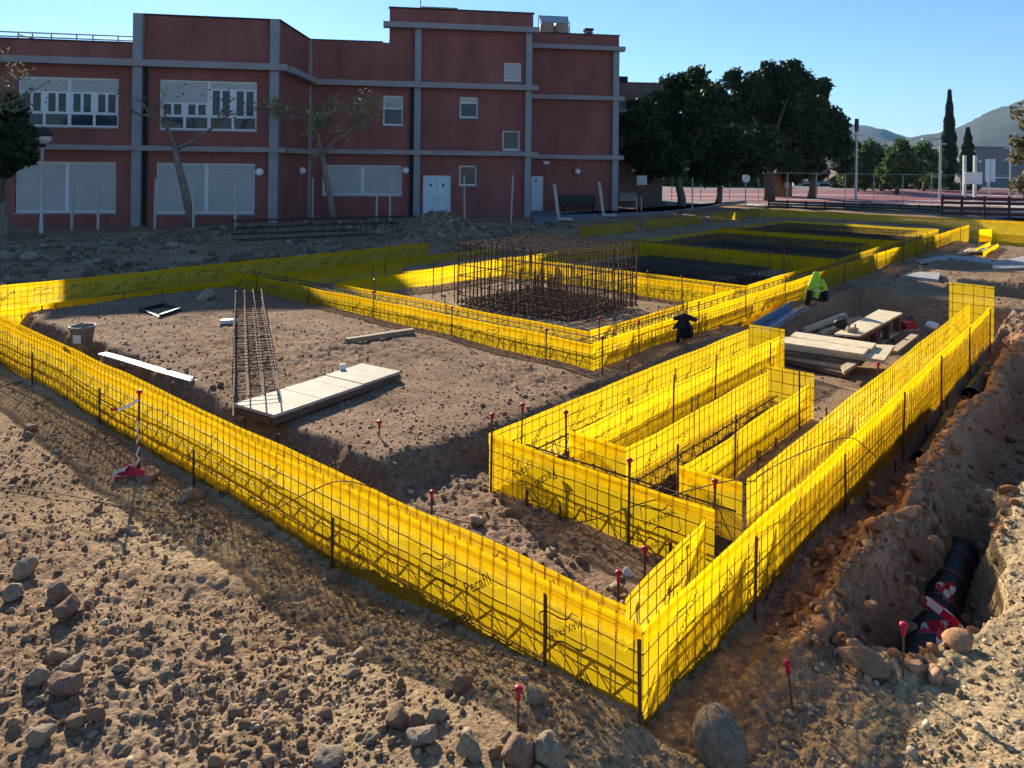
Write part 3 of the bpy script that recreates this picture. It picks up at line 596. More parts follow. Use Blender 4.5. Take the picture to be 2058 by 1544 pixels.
# ------------------------------------------------------------------ school building
class Plane:
    def __init__(s,px,depth,deg):
        u,_=ray(px,250); s.o=np.array((u*depth,depth)); s.d=np.array((math.cos(R(deg)),math.sin(R(deg)))); s.n=np.array((s.d[1],-s.d[0]))
    def fp(s,px,py):
        u,v=ray(px,py); d=np.array((u,1.)); Y=(s.o@s.n)/(d@s.n); p=d*Y; return float((p-s.o)@s.d),float(H-v*Y)
    def w(s,x,k,z): q=s.o+s.d*x+s.n*k; return (q[0],q[1],z)
    def box(s,mb,x0,x1,k0,k1,z0,z1):
        return mb.hexa([s.w(x0,k1,z0),s.w(x1,k1,z0),s.w(x1,k0,z0),s.w(x0,k0,z0),s.w(x0,k1,z1),s.w(x1,k1,z1),s.w(x1,k0,z1),s.w(x0,k0,z1)])
PB=Plane(560,29.7,9.6); PC=Plane(626,34.5,8.7); PE=Plane(1072,40.2,8.7)
bld=thing('school_building','red plastered school building with pale bands and pilasters behind the site','building',(-6,34,0))
def rect(pl,x0,y0,x1,y1):
    a=pl.fp(x0,y0); b=pl.fp(x1,y1); c=pl.fp(x0,y1); d=pl.fp(x1,y0); return ((a[0]+c[0])/2,(b[0]+d[0])/2,(b[1]+c[1])/2,(a[1]+d[1])/2) # s0,s1,z0,z1
def wall(pl,s0,s1,z0,z1,ops,th=.24):
    mb=MB(); S_=sorted({s0,s1,*[o[0] for o in ops],*[o[1] for o in ops]}); Z_=sorted({z0,z1,*[o[2] for o in ops],*[o[3] for o in ops]})
    for i in range(len(S_)-1):
        for j in range(len(Z_)-1):
            cs=(S_[i]+S_[i+1])/2; cz=(Z_[j]+Z_[j+1])/2
            if any(o[0]<cs<o[1] and o[2]<cz<o[3] for o in ops): continue
            mb.add([pl.w(S_[i],0,Z_[j]),pl.w(S_[i+1],0,Z_[j]),pl.w(S_[i+1],0,Z_[j+1]),pl.w(S_[i],0,Z_[j+1])],[(0,1,2,3)])
    for o in list(ops)+[(s0,s1,z0,z1)]:
        a,b,c,d=o[:4]
        for (p,q) in (((a,c),(b,c)),((b,c),(b,d)),((b,d),(a,d)),((a,d),(a,c))):
            mb.add([pl.w(p[0],0,p[1]),pl.w(q[0],0,q[1]),pl.w(q[0],-th,q[1]),pl.w(p[0],-th,p[1])],[(0,1,2,3)])
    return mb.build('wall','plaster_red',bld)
def core(pl,s0,s1,z0,z1,dep,name='building_core',k0=-.245):
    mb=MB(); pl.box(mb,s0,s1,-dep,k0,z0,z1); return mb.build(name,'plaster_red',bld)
def trim(pl,s0,s1,k0,k1,z0,z1,name,m='trim_grey'):
    mb=MB(); pl.box(mb,s0,s1,k0,k1,z0,z1); return mb.build(name,m,bld)
def slats(pl,mb,s0,s1,k,z0,z1,h=.055):
    n=max(2,int((z1-z0)/h)); hh=(z1-z0)/n
    for i in range(n): pl.box(mb,s0,s1,k-.03,k+.004*(i%2),z0+i*hh+.003,z0+(i+1)*hh-.003)
def window(pl,o,style):
    s0,s1,z0,z1=o; fr=MB(); t=.07; k=-.10
    def fb(a,b,c,d,kk=k): pl.box(fr,a,b,kk-.06,kk,c,d)
    fb(s0+.002,s0+t,z0,z1-.002); fb(s1-t,s1-.002,z0,z1-.002); fb(s0+t,s1-t,z0,z0+t); fb(s0+t,s1-t,z1-t,z1-.002)
    Wd=s1-s0; Hh=z1-z0; panes=[]; shut=[]
    if style=='shutter2':
        m_=(s0+s1)/2; fb(m_-.07,m_+.07,z0+t,z1-t); shut=[(s0+t,m_-.07,z0+t,z1-t),(m_+.07,s1-t,z0+t,z1-t)]
    elif style in('up1','up2'):
        m_=(s0+s1)/2; top=z1-Hh*.29; low=z0+Hh*.28; fb(m_-.06,m_+.06,z0+t,z1-t); q=[(s0+t,m_-.06),(m_+.06,s1-t)]
        for i,(a,b) in enumerate(q):
            bot=top if style=='up1' else (z1-Hh*.45 if i==0 else z1-Hh*.16)
            shut.append((a,b,bot,z1-t)); fb(a,b,low-.05,low+.05); c=(a+b)/2; fb(c-.05,c+.05,z0+t,low-.05); panes+=[(a,c-.05,z0+t,low-.05),(c+.05,b,z0+t,low-.05)]
            fb(a,b,bot-.07,bot); fb(c-.06,c+.06,low+.05,bot-.07)
            for x0,x1 in ((a,c-.06),(c+.06,b)):
                h=(x0+x1)/2; fb(h-.05,h+.05,low+.05,bot-.07); fb(x0,x0+.07,low+.05,bot-.07,k-.01); fb(x1-.07,x1,low+.05,bot-.07,k-.01); panes+=[(x0,h-.05,low+.05,bot-.07),(h+.05,x1,low+.05,bot-.07)]
    elif style=='half':
        bot=z1-Hh*.42; shut=[(s0+t,s1-t,bot,z1-t)]; fb(s0+t,s1-t,bot-.06,bot); panes=[(s0+t,s1-t,z0+t,bot-.06)]
    elif style=='quarter':
        bot=z1-Hh*.26; shut=[(s0+t,s1-t,bot,z1-t)]; fb(s0+t,s1-t,bot-.06,bot); panes=[(s0+t,s1-t,z0+t,bot-.06)]
    elif style=='blank': shut=[(s0+t,s1-t,z0+t,z1-t)]
    else:
        panes=[(s0+t,s1-t,z0+t,z1-t)]
    w_=fr.build('window','frame_white',bld)
    for a,b,c,d in panes:
        mb=MB(); pl.box(mb,a-.004,b+.004,k-.045,k-.03,c-.004,d+.004); mb.build('pane','glass',w_)
    for a,b,c,d in shut:
        mb=MB(); slats(pl,mb,a,b,k+.01,c,d); mb.build('shutter','shutter_grey',w_)
    sb=MB(); pl.box(sb,s0-.05,s1+.05,-.02,.06,z0-.06,z0-.004); sb.build('sill','trim_grey',w_)
    mb=MB(); pl.box(mb,s0+.01,s1-.01,-.235,-.225,z0+.01,z1-.01); mb.build('room_dark','dark_gap',w_)
# ---- front block
opsB=[rect(PB,30,325,233,428),rect(PB,313,328,512,430),rect(PB,35,155,238,255),rect(PB,320,162,516,262)]
sL=PB.fp(-260,200)[0]; s272=PB.fp(278,200)[0]; sR=PB.fp(560,200)[0]; zP=PB.fp(420,36)[1]; zPl=PB.fp(140,83)[1]
wall(PB,sL,s272,-.6,zPl,[opsB[0],opsB[2]]); wall(PB,s272,sR,-.6,zP,[opsB[1],opsB[3]])
core(PB,sL+.01,s272,-.6,zPl-.02,14); core(PB,s272+.003,sR-.05,-.6,zP-.01,13,k0=-.247)
for o,st in zip(opsB,('shutter2','shutter2','up1','up2')): window(PB,o,st)
zc1=PB.fp(420,133)[1]; zc0=PB.fp(420,300)[1]
trim(PB,sL,sR+.35,-.05,.45,zc1-.13,zc1+.13,'cornice'); trim(PB,sL,sR+.3,-.04,.35,zc0-.10,zc0+.10,'floor_band')
for px in (278,551):
    s=PB.fp(px,300)[0]
    for z0,z1 in ((-.6,zc0-.101),(zc0+.101,zc1-.131),(zc1+.131,zP+.02)): trim(PB,s-.17,s+.17,-.04,.26,z0,z1,'pilaster','trim_blue')
for px in (293,): 
    s=PB.fp(px,300)[0]; trim(PB,s-.06,s+.06,.02,.12,-.5,zc1-.14,'dark_strip','dark_gap')  # dark strip stands in for the shaded side of the pilaster
trim(PB,s272-.1,sR+.06,-.3,.05,zP,zP+.06,'coping','dark_gap'); trim(PB,sL,s272-.2,-.3,.05,zPl,zPl+.05,'coping','dark_gap')
# ---- return wall to the recessed block
cB=PB.w(sR,0,0); cC=PC.w(PC.fp(622,300)[0],0,0)
class Pl2(Plane):
    def __init__(s,p,q): s.o=np.array(p[:2]); d=np.array(q[:2])-s.o; s.L=np.linalg.norm(d); s.d=d/s.L; s.n=np.array((s.d[1],-s.d[0]))
PS=Pl2(cB,cC); wall(PS,0,PS.L,-.6,zP,[],.2)
trim(PS,.36,PS.L-.3,-.05,.42,zc1-.126,zc1+.126,'cornice'); trim(PS,.3,PS.L-.2,-.04,.33,zc0-.096,zc0+.096,'floor_band'); trim(PS,.08,PS.L,-.25,.05,zP+.002,zP+.058,'coping','dark_gap')
# ---- recessed block and tall stair block
zC=PC.fp(700,83)[1]; zD=PC.fp(925,22)[1]; sC0=PC.fp(618,200)[0]; sD0=PC.fp(783,40)[0]; sD1=PC.fp(1070,200)[0]
opsC=[rect(PC,648,332,808,393),rect(PC,770,192,810,252)]
opsD=[rect(PC,924,195,961,237),rect(PC,1010,263,1045,302),rect(PC,1013,126,1048,163),rect(PC,923,333,958,373)]
door=rect(PC,850,353,906,441); door=(door[0],door[1],-.05,door[3])
sM=PC.fp(838,300)[0]; wall(PC,sC0,sM,-.6,zC,opsC); wall(PC,sM,sD1,-.6,zD,opsD+[door]); wall(PC,sD0,sM,zC,zD,[])
core(PC,sC0+.02,sD0,-.6,zC-.02,9); core(PC,sD0+.003,sD1-.003,-.6,zC-.03,8,k0=-.247); core(PC,sD0+.003,sD1-.003,zC-.029,zD-.02,8,k0=-.247)
window(PC,opsC[0],'shutter2'); window(PC,opsC[1],'half'); window(PC,opsD[0],'quarter'); window(PC,opsD[1],'plain'); window(PC,opsD[2],'blank'); window(PC,opsD[3],'plain')
zc1=PC.fp(850,172)[1]; zc0=PC.fp(850,307)[1]; zct=PC.fp(925,57)[1]
sD1b=PC.fp(1080,180)[0]
trim(PC,sC0,sD1b,-.05,.42,zc1-.13,zc1+.13,'cornice'); trim(PC,sC0,sD1b,-.04,.34,zc0-.11,zc0+.11,'floor_band'); trim(PC,sD0-.28,sD1b,-.05,.42,zct-.13,zct+.13,'cornice')
for px,tp in ((619,zC),(838,zct-.131),(1060,zct-.131)):
    s=PC.fp(px,300)[0]
    for z0,z1 in ((-.6,zc0-.111),(zc0+.111,zc1-.131),(zc1+.131,tp)): trim(PC,s-.15,s+.15,-.04,.2,z0,z1,'pilaster','trim_blue')
s=PC.fp(827,300)[0]; trim(PC,s-.08,s+.06,.02,.12,-.4,zc1-.14,'dark_strip','dark_gap')  # dark upright strip left of the pilaster
trim(PC,sC0+.1,sD0-.3,-.3,.05,zC,zC+.05,'coping','dark_gap'); trim(PC,sD0-.05,sD1+.05,-.3,.05,zD,zD+.06,'coping','dark_gap')
b_=rect(PC,847,12,923,23); trim(PC,b_[0],b_[1],-3,-1,zD-.3,b_[3]+.15,'roof_box','trim_grey')
mb=MB(); s=PC.fp(846,10)[0]; mb.tube([PC.w(s,-1.,zD-.2),PC.w(s,-1.,zD+1.6)],.025,5); mb.build('antenna','galv',bld)
def double_door(pl,o,leafs,m='door_white'):
    s0,s1,z0,z1=o; fr=MB()
    for a,b in ((s0+.002,s0+.06),(s1-.06,s1-.002)): pl.box(fr,a,b,-.10,-.03,z0,z1-.002)
    pl.box(fr,s0+.06,s1-.06,-.10,-.03,z1-.06,z1-.002); d=fr.build('door',m,bld); wd=(s1-s0-.12)/leafs
    for i in range(leafs):
        a=s0+.06+i*wd; mb=MB(); pl.box(mb,a+.004,a+wd-.004,-.09,-.05,z0,z1-.064); lf=mb.build('door_leaf',m,d)
        mb=MB(); pl.box(mb,a+wd*.42,a+wd*.58,-.05,-.046,z0+1.62,z0+1.74); mb.build('notice_plate','dark_gap',lf)
        hx=a+(wd-.12 if i==0 else .12); mb=MB(); pl.box(mb,hx-.02,hx+.02,-.05,-.0,z0+.95,z0+1.1); mb.build('handle','galv',lf)
    mb=MB(); pl.box(mb,s0+.01,s1-.01,-.23,-.22,z0,z1-.01); mb.build('doorway_dark','dark_gap',d)
double_door(PC,door,2)
# ---- right block
zE=PE.fp(1155,69)[1]; sE0=PE.fp(1050,200)[0]; sE1=PE.fp(1243,200)[0]; d2=rect(PE,1062,354,1092,426); d2=(d2[0],d2[1],.12,d2[3])
wall(PE,sE0,sE1,-.6,zE,[d2]); core(PE,sE0,sE1-.003,-.6,zE-.02,10)
zt_=PE.fp(1155,97)[1]; zm=PE.fp(1155,197)[1]; z0_=PE.fp(1155,316)[1]
for z,k in ((zt_,.42),(zm,.36),(z0_,.36)): trim(PE,sE0+.02,sE1+.25,-.05,k,z-.12,z+.12,'cornice' if z>5 else 'floor_band')
s=PE.fp(1235,300)[0]
for z0,z1 in ((-.6,z0_-.121),(z0_+.121,zm-.121),(zm+.121,zt_-.121)): trim(PE,s-.17,s+.17,-.04,.2,z0,z1,'pilaster','trim_blue')
trim(PE,sE0+.4,sE1+.05,-.3,.05,zE,zE+.05,'coping','dark_gap'); double_door(PE,d2,1)
trim(PE,sE0,d2[1]+.6,.0,1.2,-.3,.11,'door_step','paving')
def plate(pl,px,py,wx,wz,name,m,inner=None):
    s,z=pl.fp(px,py); mb=MB(); pl.box(mb,s-wx,s+wx,-.02,.05,z-wz,z+wz); o=mb.build(name,m,bld)
    if inner: mb=MB(); pl.box(mb,s-wx*.5,s+wx*.5,.05,.06,z-wz*.5,z+wz*.5); mb.build('grille',inner,o)
plate(PE,1091,120,.11,.11,'vent','trim_grey','dark_gap'); plate(PE,1098,327,.16,.09,'junction_box','frame_white'); plate(PC,980,435,.09,.09,'vent','trim_grey','dark_gap')
def lamp(pl,px,py):
    s,z=pl.fp(px,py); mb=MB(); c=np.array(pl.w(s,.16,z)); v,f=ico(2); mb.add(v*.165+c,[tuple(q) for q in f]); o=mb.build('wall_lamp','lamp_white',bld,True); mb=MB(); pl.box(mb,s-.06,s+.06,0,.05,z-.06,z+.06); mb.build('bracket','dark_gap',o)
lamp(PB,523,346); lamp(PC,600+28,343) if False else None; lamp(PC,815,343); lamp(PE,1159,345)
s_=PS.L*.62; mb=MB(); v,f=ico(2); mb.add(v*.165+np.array(PS.w(s_,.16,PC.fp(640,343)[1])),[tuple(q) for q in f]); mb.build('wall_lamp','lamp_white',bld,True)
# roof railing over the left block
mr=MB()
for py,dk in ((57,0),(66,0)):
    z=PB.fp(140,py+2)[1]; mr.tube([PB.w(sL,-1.2,z),PB.w(s272-.2,-1.2,z)],.03,5)
mr.build('roof_railing','rail_blue',bld); mp_=MB()
for px in (5,35,75,128,162,215,268,-40,-90): s=PB.fp(px,70)[0]; mp_.tube([PB.w(s,-1.2,zPl-.1),PB.w(s,-1.2,PB.fp(140,59)[1])],.025,5)
mp_.build('railing_posts','rail_blue',bld)
mr=MB(); mr.tube([PB.w(PB.fp(5,56)[0],-1.2,PB.fp(5,58)[1]),PB.w(PB.fp(95,80)[0],-4.,zPl+.05)],.03,5); mr.build('stair_rail','rail_blue',bld)
# ---- rooftop water heater and chimney
hs0,hs1,hz0,hz1=rect(PE,1096,14,1162,66); hb=thing('roof_water_heater','rooftop solar water heater with two tanks on the right block','water heater',PE.w((hs0+hs1)/2,-2,zE))
zb_=zE-.25
for i in range(2):
    c=hs0+(hs1-hs0)*(.27+.46*i); mb=MB(); mb.lathe([(.0,0),(.40,0),(.43,.06),(.43,1.05),(.36,1.2),(0,1.25)],PE.w(c,-2,zb_),14); mb.build('tank','tank',hb,True)
mb=MB(); top=hz1; mb.hexa([PE.w(hs0+.15,-1.9,zb_+1.2),PE.w(hs1-.1,-1.9,zb_+1.2),PE.w(hs1-.1,-1.8,zb_+1.2),PE.w(hs0+.15,-1.8,zb_+1.2),PE.w(hs0+.05,-2.6,top),PE.w(hs1,-2.6,top),PE.w(hs1,-2.5,top),PE.w(hs0+.05,-2.5,top)]); mb.build('solar_collector','galv',hb)
mb=MB()
for s,k in ((hs0+.1,-1.85),(hs1-.05,-1.85),(hs0+.1,-2.55),(hs1-.05,-2.55)): mb.tube([PE.w(s,k,zb_),PE.w(s,k,zb_+1.25 if k>-2 else top)],.03,4)
for z in (.5,1.2): mb.tube([PE.w(hs0+.1,-1.85,zb_+z),PE.w(hs1-.05,-1.85,zb_+z)],.025,4)
mb.build('support_frame','tool_dark',hb)
cs0,cs1,cz0,cz1=rect(PE,1190,48,1204,70); ch=thing('roof_vent_stack','small louvred chimney stack on the right block','chimney',PE.w((cs0+cs1)/2,-1.5,zE))
mb=MB(); PE.box(mb,cs0,cs1,-1.8,-1.4,zE-.3,cz1-.1); mb.build('shaft','trim_grey',ch); 
for i in range(4): mb=MB(); PE.box(mb,cs0-.03,cs1+.03,-1.83,-1.37,zE+.12+i*.12,zE+.16+i*.12); mb.build('louvre','dark_gap',ch)
mb=MB(); PE.box(mb,cs0-.06,cs1+.06,-1.86,-1.34,cz1-.1,cz1); mb.build('cap','dark_gap',ch)
# ---- lower rear wing
PF=Plane(1236,47,6); an=thing('rear_wing','low dark brown rear wing partly hidden by the pines','building',PF.w(3,0,0)); f0=PF.fp(1228,300)[0]; f1=PF.fp(1332,300)[0]; zF=PF.fp(1300,168)[1]
mb=MB(); PF.box(mb,f0,f1,-12,0,-.3,zF); mb.build('wall','far_brown',an)
for py in (224,318): z=PF.fp(1260,py)[1]; mb=MB(); PF.box(mb,f0,f0+2.4 if py<300 else f1,0,.35,z-.1,z+.1); mb.build('floor_band','trim_grey',an)
mb=MB(); PF.box(mb,f0+.1,f1+.05,-.3,.05,zF,zF+.06); mb.build('coping','dark_gap',an)
r_=rect(PF,1244,153,1270,168); mb=MB(); PF.box(mb,r_[0],r_[1],-2.5,-1,zF+.061,r_[3]+.1); mb.build('roof_unit','dark_gap',an)
mb=MB(); s,z=PF.fp(1271,343); mb.add(ico(1)[0]*.14+np.array(PF.w(s,.15,z)),[tuple(q) for q in ico(1)[1]]); mb.build('wall_lamp','lamp_white',an,True)
s0,z0=PF.fp(1240,395); s1,_=PF.fp(1273,395); mb=MB(); PF.box(mb,s0,s1,.1,.6,z0-.25,z0+.25); mb.build('planter','trim_grey',an)
# paved strip at the foot of the building
def sheet(name,pts,z,m,kind='structure'):
    mb=MB(); mb.add([(p[0],p[1],z) for p in pts],[tuple(range(len(pts)))]); o=mb.build(name,m); o['kind']=kind; return o
def slabbox(name,pts,z0,z1,m):
    n=len(pts); mb=MB(); mb.add([(p[0],p[1],z0) for p in pts]+[(p[0],p[1],z1) for p in pts],[tuple(range(n,2*n))]+[(i,(i+1)%n,n+(i+1)%n,n+i) for i in range(n)]); o=mb.build(name,m); o['kind']='structure'; return o
slabbox('pavement',[P(1075,455)[:2],P(1330,432)[:2],P(1420,420)[:2],P(1500,408)[:2],P(1330,408)[:2],PE.w(sE1+3,.05,0)[:2],PE.w(sE0,.05,0)[:2],PC.w(sD1,.05,0)[:2]],-.2,.17,'paving')
# dark bench-like recess against the right block
q0,q1,_,_=rect(PE,1122,402,1194,428); be=thing('wall_bench','long dark bench against the red wall between two white posts','bench',PE.w((q0+q1)/2,.5,.17))
mb=MB(); PE.box(mb,q0,q1,.3,.8,.55,.62); mb.build('seat','tool_dark',be); mb=MB(); PE.box(mb,q0,q1,.25,.3,.62,1.05); mb.build('backrest','tool_dark',be)
for s in (q0+.15,q1-.25): mb=MB(); PE.box(mb,s,s+.1,.32,.78,.17,.55); mb.build('leg','tool_dark',be)
# ---- street lamp, fence posts, sign
lp=P(83,478); lp[2]=TZ(lp[0],lp[1]); zl=H-ray(85,290)[1]*lp[1]; la=thing('street_lamp','round globe street lamp on a grey pole at the far left','street lamp',lp)
MB().lathe([(.07,-.1),(.07,.35),(.05,.4),(.045,zl-lp[2]-.1)],lp,10).build('pole','galv',la,True)
rr=17.5/F*lp[1]; zc=zl+rr*.95
MB().lathe([(.05,zl-lp[2]-.12),(.11,zl-lp[2]-.06),(.12,zl-lp[2]+.05)],lp,12).build('collar','tool_dark',la,True)
pr=[(rr*math.cos(t),rr*math.sin(t)) for t in np.linspace(-1.2,.06,8)]; MB().lathe(pr,(lp[0],lp[1],zc),20).build('globe','lamp_white',la,True)
pr=[(rr*1.01*math.cos(t),rr*1.01*math.sin(t)) for t in np.linspace(.0,1.56,8)]; MB().lathe([(rr*1.06,-.02),(rr*1.06,.03)]+pr,(lp[0],lp[1],zc),20).build('dark_dome','tool_dark',la,True)
for i,(px,yt,yb,x2,lab) in enumerate([(148,355,458,144,'thin grey post before the left shuttered window, left one'),(198,370,458,197,'pale post before the left shuttered window, right one'),(314,358,448,311,'pale post at the left edge of the middle shuttered window'),(390,370,440,389,'pale post beside the leaning bare tree trunk'),(473,358,456,473,'pale post before the right half of the middle shuttered window'),(576,370,449,573,'pale post in the shaded corner of the building'),(629,358,450,628,'pale post right of the shaded building corner'),(758,378,456,756,'thin post before the small shuttered window, left one'),(784,360,456,784,'pale post before the small shuttered window, right one'),(933,352,450,934,'pale post in front of the square stair window'),(1031,352,448,1027,'pale leaning post left of the second grey door'),(1392,358,424,1391,'pale post beside the notice board under the pines')]):
    Yp=min(P(x2,yb)[1],26.8 if px<560 else 33.2 if px<1060 else 99); g0=PD(x2,yb,Yp); mb=MB(); top=PD(px,yt,g0[1]); g0[2]=min(g0[2],TZ(g0[0],g0[1]))-.1
    wd=.033; d=np.array((wd,0,0)); e=np.array((0,wd,0)); mb.hexa([g0-d-e,g0+d-e,g0+d+e,g0-d+e,top-d-e,top+d-e,top+d+e,top-d+e]); solo(mb,'fence_post','post_white',lab,'post')
for px,yt,x2,yb,lab in [(1114,370,1123,442,'white leaning post on a square foot, left of the dark bench'),(1204,366,1213,434,'white leaning post on a square foot, right of the dark bench')]:
    g0=P(x2,yb,.17); top=PD(px,yt,g0[1]); t=thing('footed_post',lab,'post',g0); mb=MB(); d=np.array((.07,0,0)); e=np.array((0,.07,0)); mb.hexa([g0-d-e,g0+d-e,g0+d+e,g0-d+e,top-d-e,top+d-e,top+d+e,top-d+e]); mb.build('post','post_white',t)
    MB().box(g0+(.25,-.1,.05),(.75,.5,.1)).build('foot','post_white',t)
g0=P(1283,430); sg=thing('notice_board','pale notice board on two legs beneath the pines','sign',g0)
for px in (1279,1289): q=P(px,430); t_=PD(px,395,q[1]); MB().tube([q-(0,0,.1),t_],.035,5).build('leg','post_white',sg)
a=PD(1280,353,g0[1]); b=PD(1300,372,g0[1]); MB().box((a+b)/2,(b[0]-a[0],.05,a[2]-b[2])).build('board','post_white',sg)
# ------------------------------------------------------------------ objects on the site
def obox(pl0,pl1,wd,z0,z1,mb=None):   # box between two ground points (xy), width wd
    a=np.array(pl0[:2]);b=np.array(pl1[:2]); d=b-a; d/=np.linalg.norm(d); n=np.array((d[1],-d[0]))*wd/2; mb=mb or MB()
    q=[a+n,b+n,b-n,a-n]; return mb.hexa([(*p,z0) for p in q]+[(*p,z1) for p in q])
def quadslab(pts,z0,z1,mb=None):
    mb=mb or MB(); return mb.hexa([(p[0],p[1],z0) for p in pts]+[(p[0],p[1],z1) for p in pts])
# pale shuttering board lying on the earth
ZPL=.30; c0=P(470,812,ZPL);c1=P(542,838,ZPL); ld=(P(793,748,ZPL)-c1+P(735,730,ZPL)-c0)/2; c0[2]=c1[2]=0; ld[2]=0; L_=np.linalg.norm(ld); ld/=L_; wv=c1-c0; wv-=ld*(wv@ld); 
sb=thing('shuttering_board','pale wooden shuttering board of crosswise planks lying on the bare earth','board',c0+ld*1+wv*.5)
n=9; zt=ZPL; zb_=ZPL-.03
for i in range(n):
    a=c0+ld*(L_*i/n+.002); b=c0+ld*(L_*(i+1)/n-.004); dz=random.uniform(-.003,.003); quadslab([a,a+wv,b+wv,b],zb_+dz,zt+dz).build('plank','wood_white',sb)
for t in (.03,.97): a=c0+wv*t; obox(a+ld*.0,a+ld*L_,.045,zb_-.065,zb_-.004).build('rail','wood_edge',sb)
for t in (.01,L_*.5,L_-.01): a=c0+ld*t; obox(a+wv*.08,a+wv*.92,.045,zb_-.063,zb_-.006).build('cross_rail','wood_edge',sb)
a=P(688,742,ZPL); MB().box(a+(0,0,.03),(.07,.02,.06),Matrix.Rotation(.4,3,'Z')).build('metal_plate','white_plastic',sb)
for t in (.2,L_-.3):
    a=c0+ld*t+wv*.5; quadslab([a-ld*.06-wv*.4,a+ld*.06-wv*.4,a+ld*.06+wv*.4,a-ld*.06+wv*.4],TZ(a[0],a[1])-.03,zb_-.067).build('bearer','wood_dark',sb)
# long rebar column cage lying on the earth
n0=((P(478,795,.42)+P(553,800,.42))/2)[:2]; f0_=((P(473,588,.5)+P(527,588,.5))/2)[:2]; n0=n0+(f0_-n0)/np.linalg.norm(f0_-n0)*.43; d=(f0_-n0); Lc=np.linalg.norm(d); d/=Lc; nn_=np.array((d[1],-d[0])); hw=.21
lc=thing('rebar_column_cage','long rusty rebar column cage lying on the earth above the pale board','rebar cage',(*n0,0)); z0_,z1_=.26,.50
def cp(u,o,z): return np.array((*(n0+d*u+nn_*o),z))
for o in (-hw,-hw/3,hw/3,hw):
    for z in (z0_,z1_):
        ext=-.45 if (o in(-hw,hw) or z==z1_) else -.05
        MB().tube([cp(ext,o*1.0,z-.06 if z==z1_ else z),cp(.2,o+random.uniform(-.01,.01),z),cp(Lc*.5,o+random.uniform(-.015,.015),z),cp(Lc+.25,o*.98,z+random.uniform(-.01,.02))],.0085,6).build('longitudinal_bar','rebar',lc)
for z in ((z0_+z1_)/2,):
    for o in (-hw,hw): MB().tube([cp(-.1,o,z),cp(Lc+.2,o,z)],.008,6).build('longitudinal_bar','rebar',lc)
ring=MB().tube([(-hw-.012,0,z0_-.012),(hw+.012,0,z0_-.012),(hw+.012,0,z1_+.012),(-hw-.012,0,z1_+.012)],.0055,5,closed=True).mesh('stirrup','rebar')
ang=math.atan2(nn_[1],nn_[0])
for i in range(38):
    u=.18+i*(Lc-.2)/37+random.uniform(-.02,.02); o=bpy.data.objects.new('stirrup',ring); COL.objects.link(o); o.parent=lc; q=cp(u,0,0)-np.array((*n0,0)); o.location=tuple(q); o.rotation_euler=(random.uniform(-.03,.03),random.uniform(-.02,.02),ang+random.uniform(-.02,.02))
# big footing cage in the middle foundation
fc=thing('footing_cage','large tall grid of rusty rebar standing in the middle foundation','rebar cage',W(6.2,7.3)); A0,A1,B0,B1,ZT_=5.05,7.45,6.3,8.4,1.33
def bars(name,segs,r,m='rebar'):
    mb=MB()
    for a,b in segs: mb.tube([a,b],r,4,cap=False)
    return mb.build(name,m,fc)
j=lambda s=.012: random.uniform(-s,s)
na,nb=26,22
for k,(fix,val) in enumerate((('b',B0),('b',B1),('a',A0),('a',A1))):
    vs_=[];hs_=[]
    rng=np.linspace(A0,A1,na) if fix=='b' else np.linspace(B0,B1,nb)
    for t in rng:
        p=W(t,val) if fix=='b' else W(val,t); vs_.append((p+(j(),j(),.18),p+(j(.03),j(.03),ZT_+j(.06))))
    for z in (.24,.38,.55,.72,.9,1.08,1.25):
        e0,e1=(W(A0,val),W(A1,val)) if fix=='b' else (W(val,B0),W(val,B1)); hs_.append((e0+(0,0,z+j(.02)),e1+(0,0,z+j(.02))))
    bars('upright_bars',vs_,.011); bars('hoop_bars',hs_,.010)
bars('bottom_mat',[(W(t,B0,.22),W(t,B1,.22)) for t in np.linspace(A0,A1,24)]+[(W(A0,t,.24),W(A1,t,.24)) for t in np.linspace(B0,B1,20)],.011)
bars('top_mat',[(W(t,B0,ZT_-.06+j()),W(t,B1,ZT_-.06+j())) for t in np.linspace(A0,A1,11)]+[(W(A0,t,ZT_-.04+j()),W(A1,t,ZT_-.04+j())) for t in np.linspace(B0,B1,9)],.009)
HB_=bars('hooked_bars',[(W(t,u,.2),W(t,u,.2+random.uniform(.2,.7))) for t in np.linspace(A0+.2,A1-.2,12) for u in np.linspace(B0+.2,B1-.2,9)],.010); HB_['kind']='stuff'
def rebar_mat(label,a0,a1,b0,b1,z0,z1,na,nb,m='rebar_dark'):
    t=thing('rebar_mat',label,'rebar mat',W((a0+a1)/2,(b0+b1)/2))
    for z in (z0,z1):
        mb=MB()
        for q in np.linspace(a0,a1,na): mb.tube([W(q,b0,z),W(q,b1,z)],.010,4,cap=False)
        for q in np.linspace(b0,b1,nb): mb.tube([W(a0,q,z+.015),W(a1,q,z+.015)],.010,4,cap=False)
        mb.build('bar_grid',m,t)
    mb=MB()
    for q in np.linspace(a0,a1,na):
        for e in (b0,b1): mb.tube([W(q,e,z0),W(q,e,z1)],.009,4,cap=False)
    for q in np.linspace(b0,b1,nb):
        for e in (a0,a1): mb.tube([W(e,q,z0),W(e,q,z1)],.009,4,cap=False)
    mb.build('hooked_ends',m,t)['kind']='stuff'
rebar_mat('low dark rebar mat lying in the second bay',4.5,7.6,10.9,13.3,.20,.42,21,18)
rebar_mat('dark rebar mat lying in the third bay',4.3,9.0,16.2,20.4,.18,.44,22,18)
rebar_mat('dark rebar mat lying in the fourth bay',4.3,9.0,22.2,26.8,.18,.44,22,18)

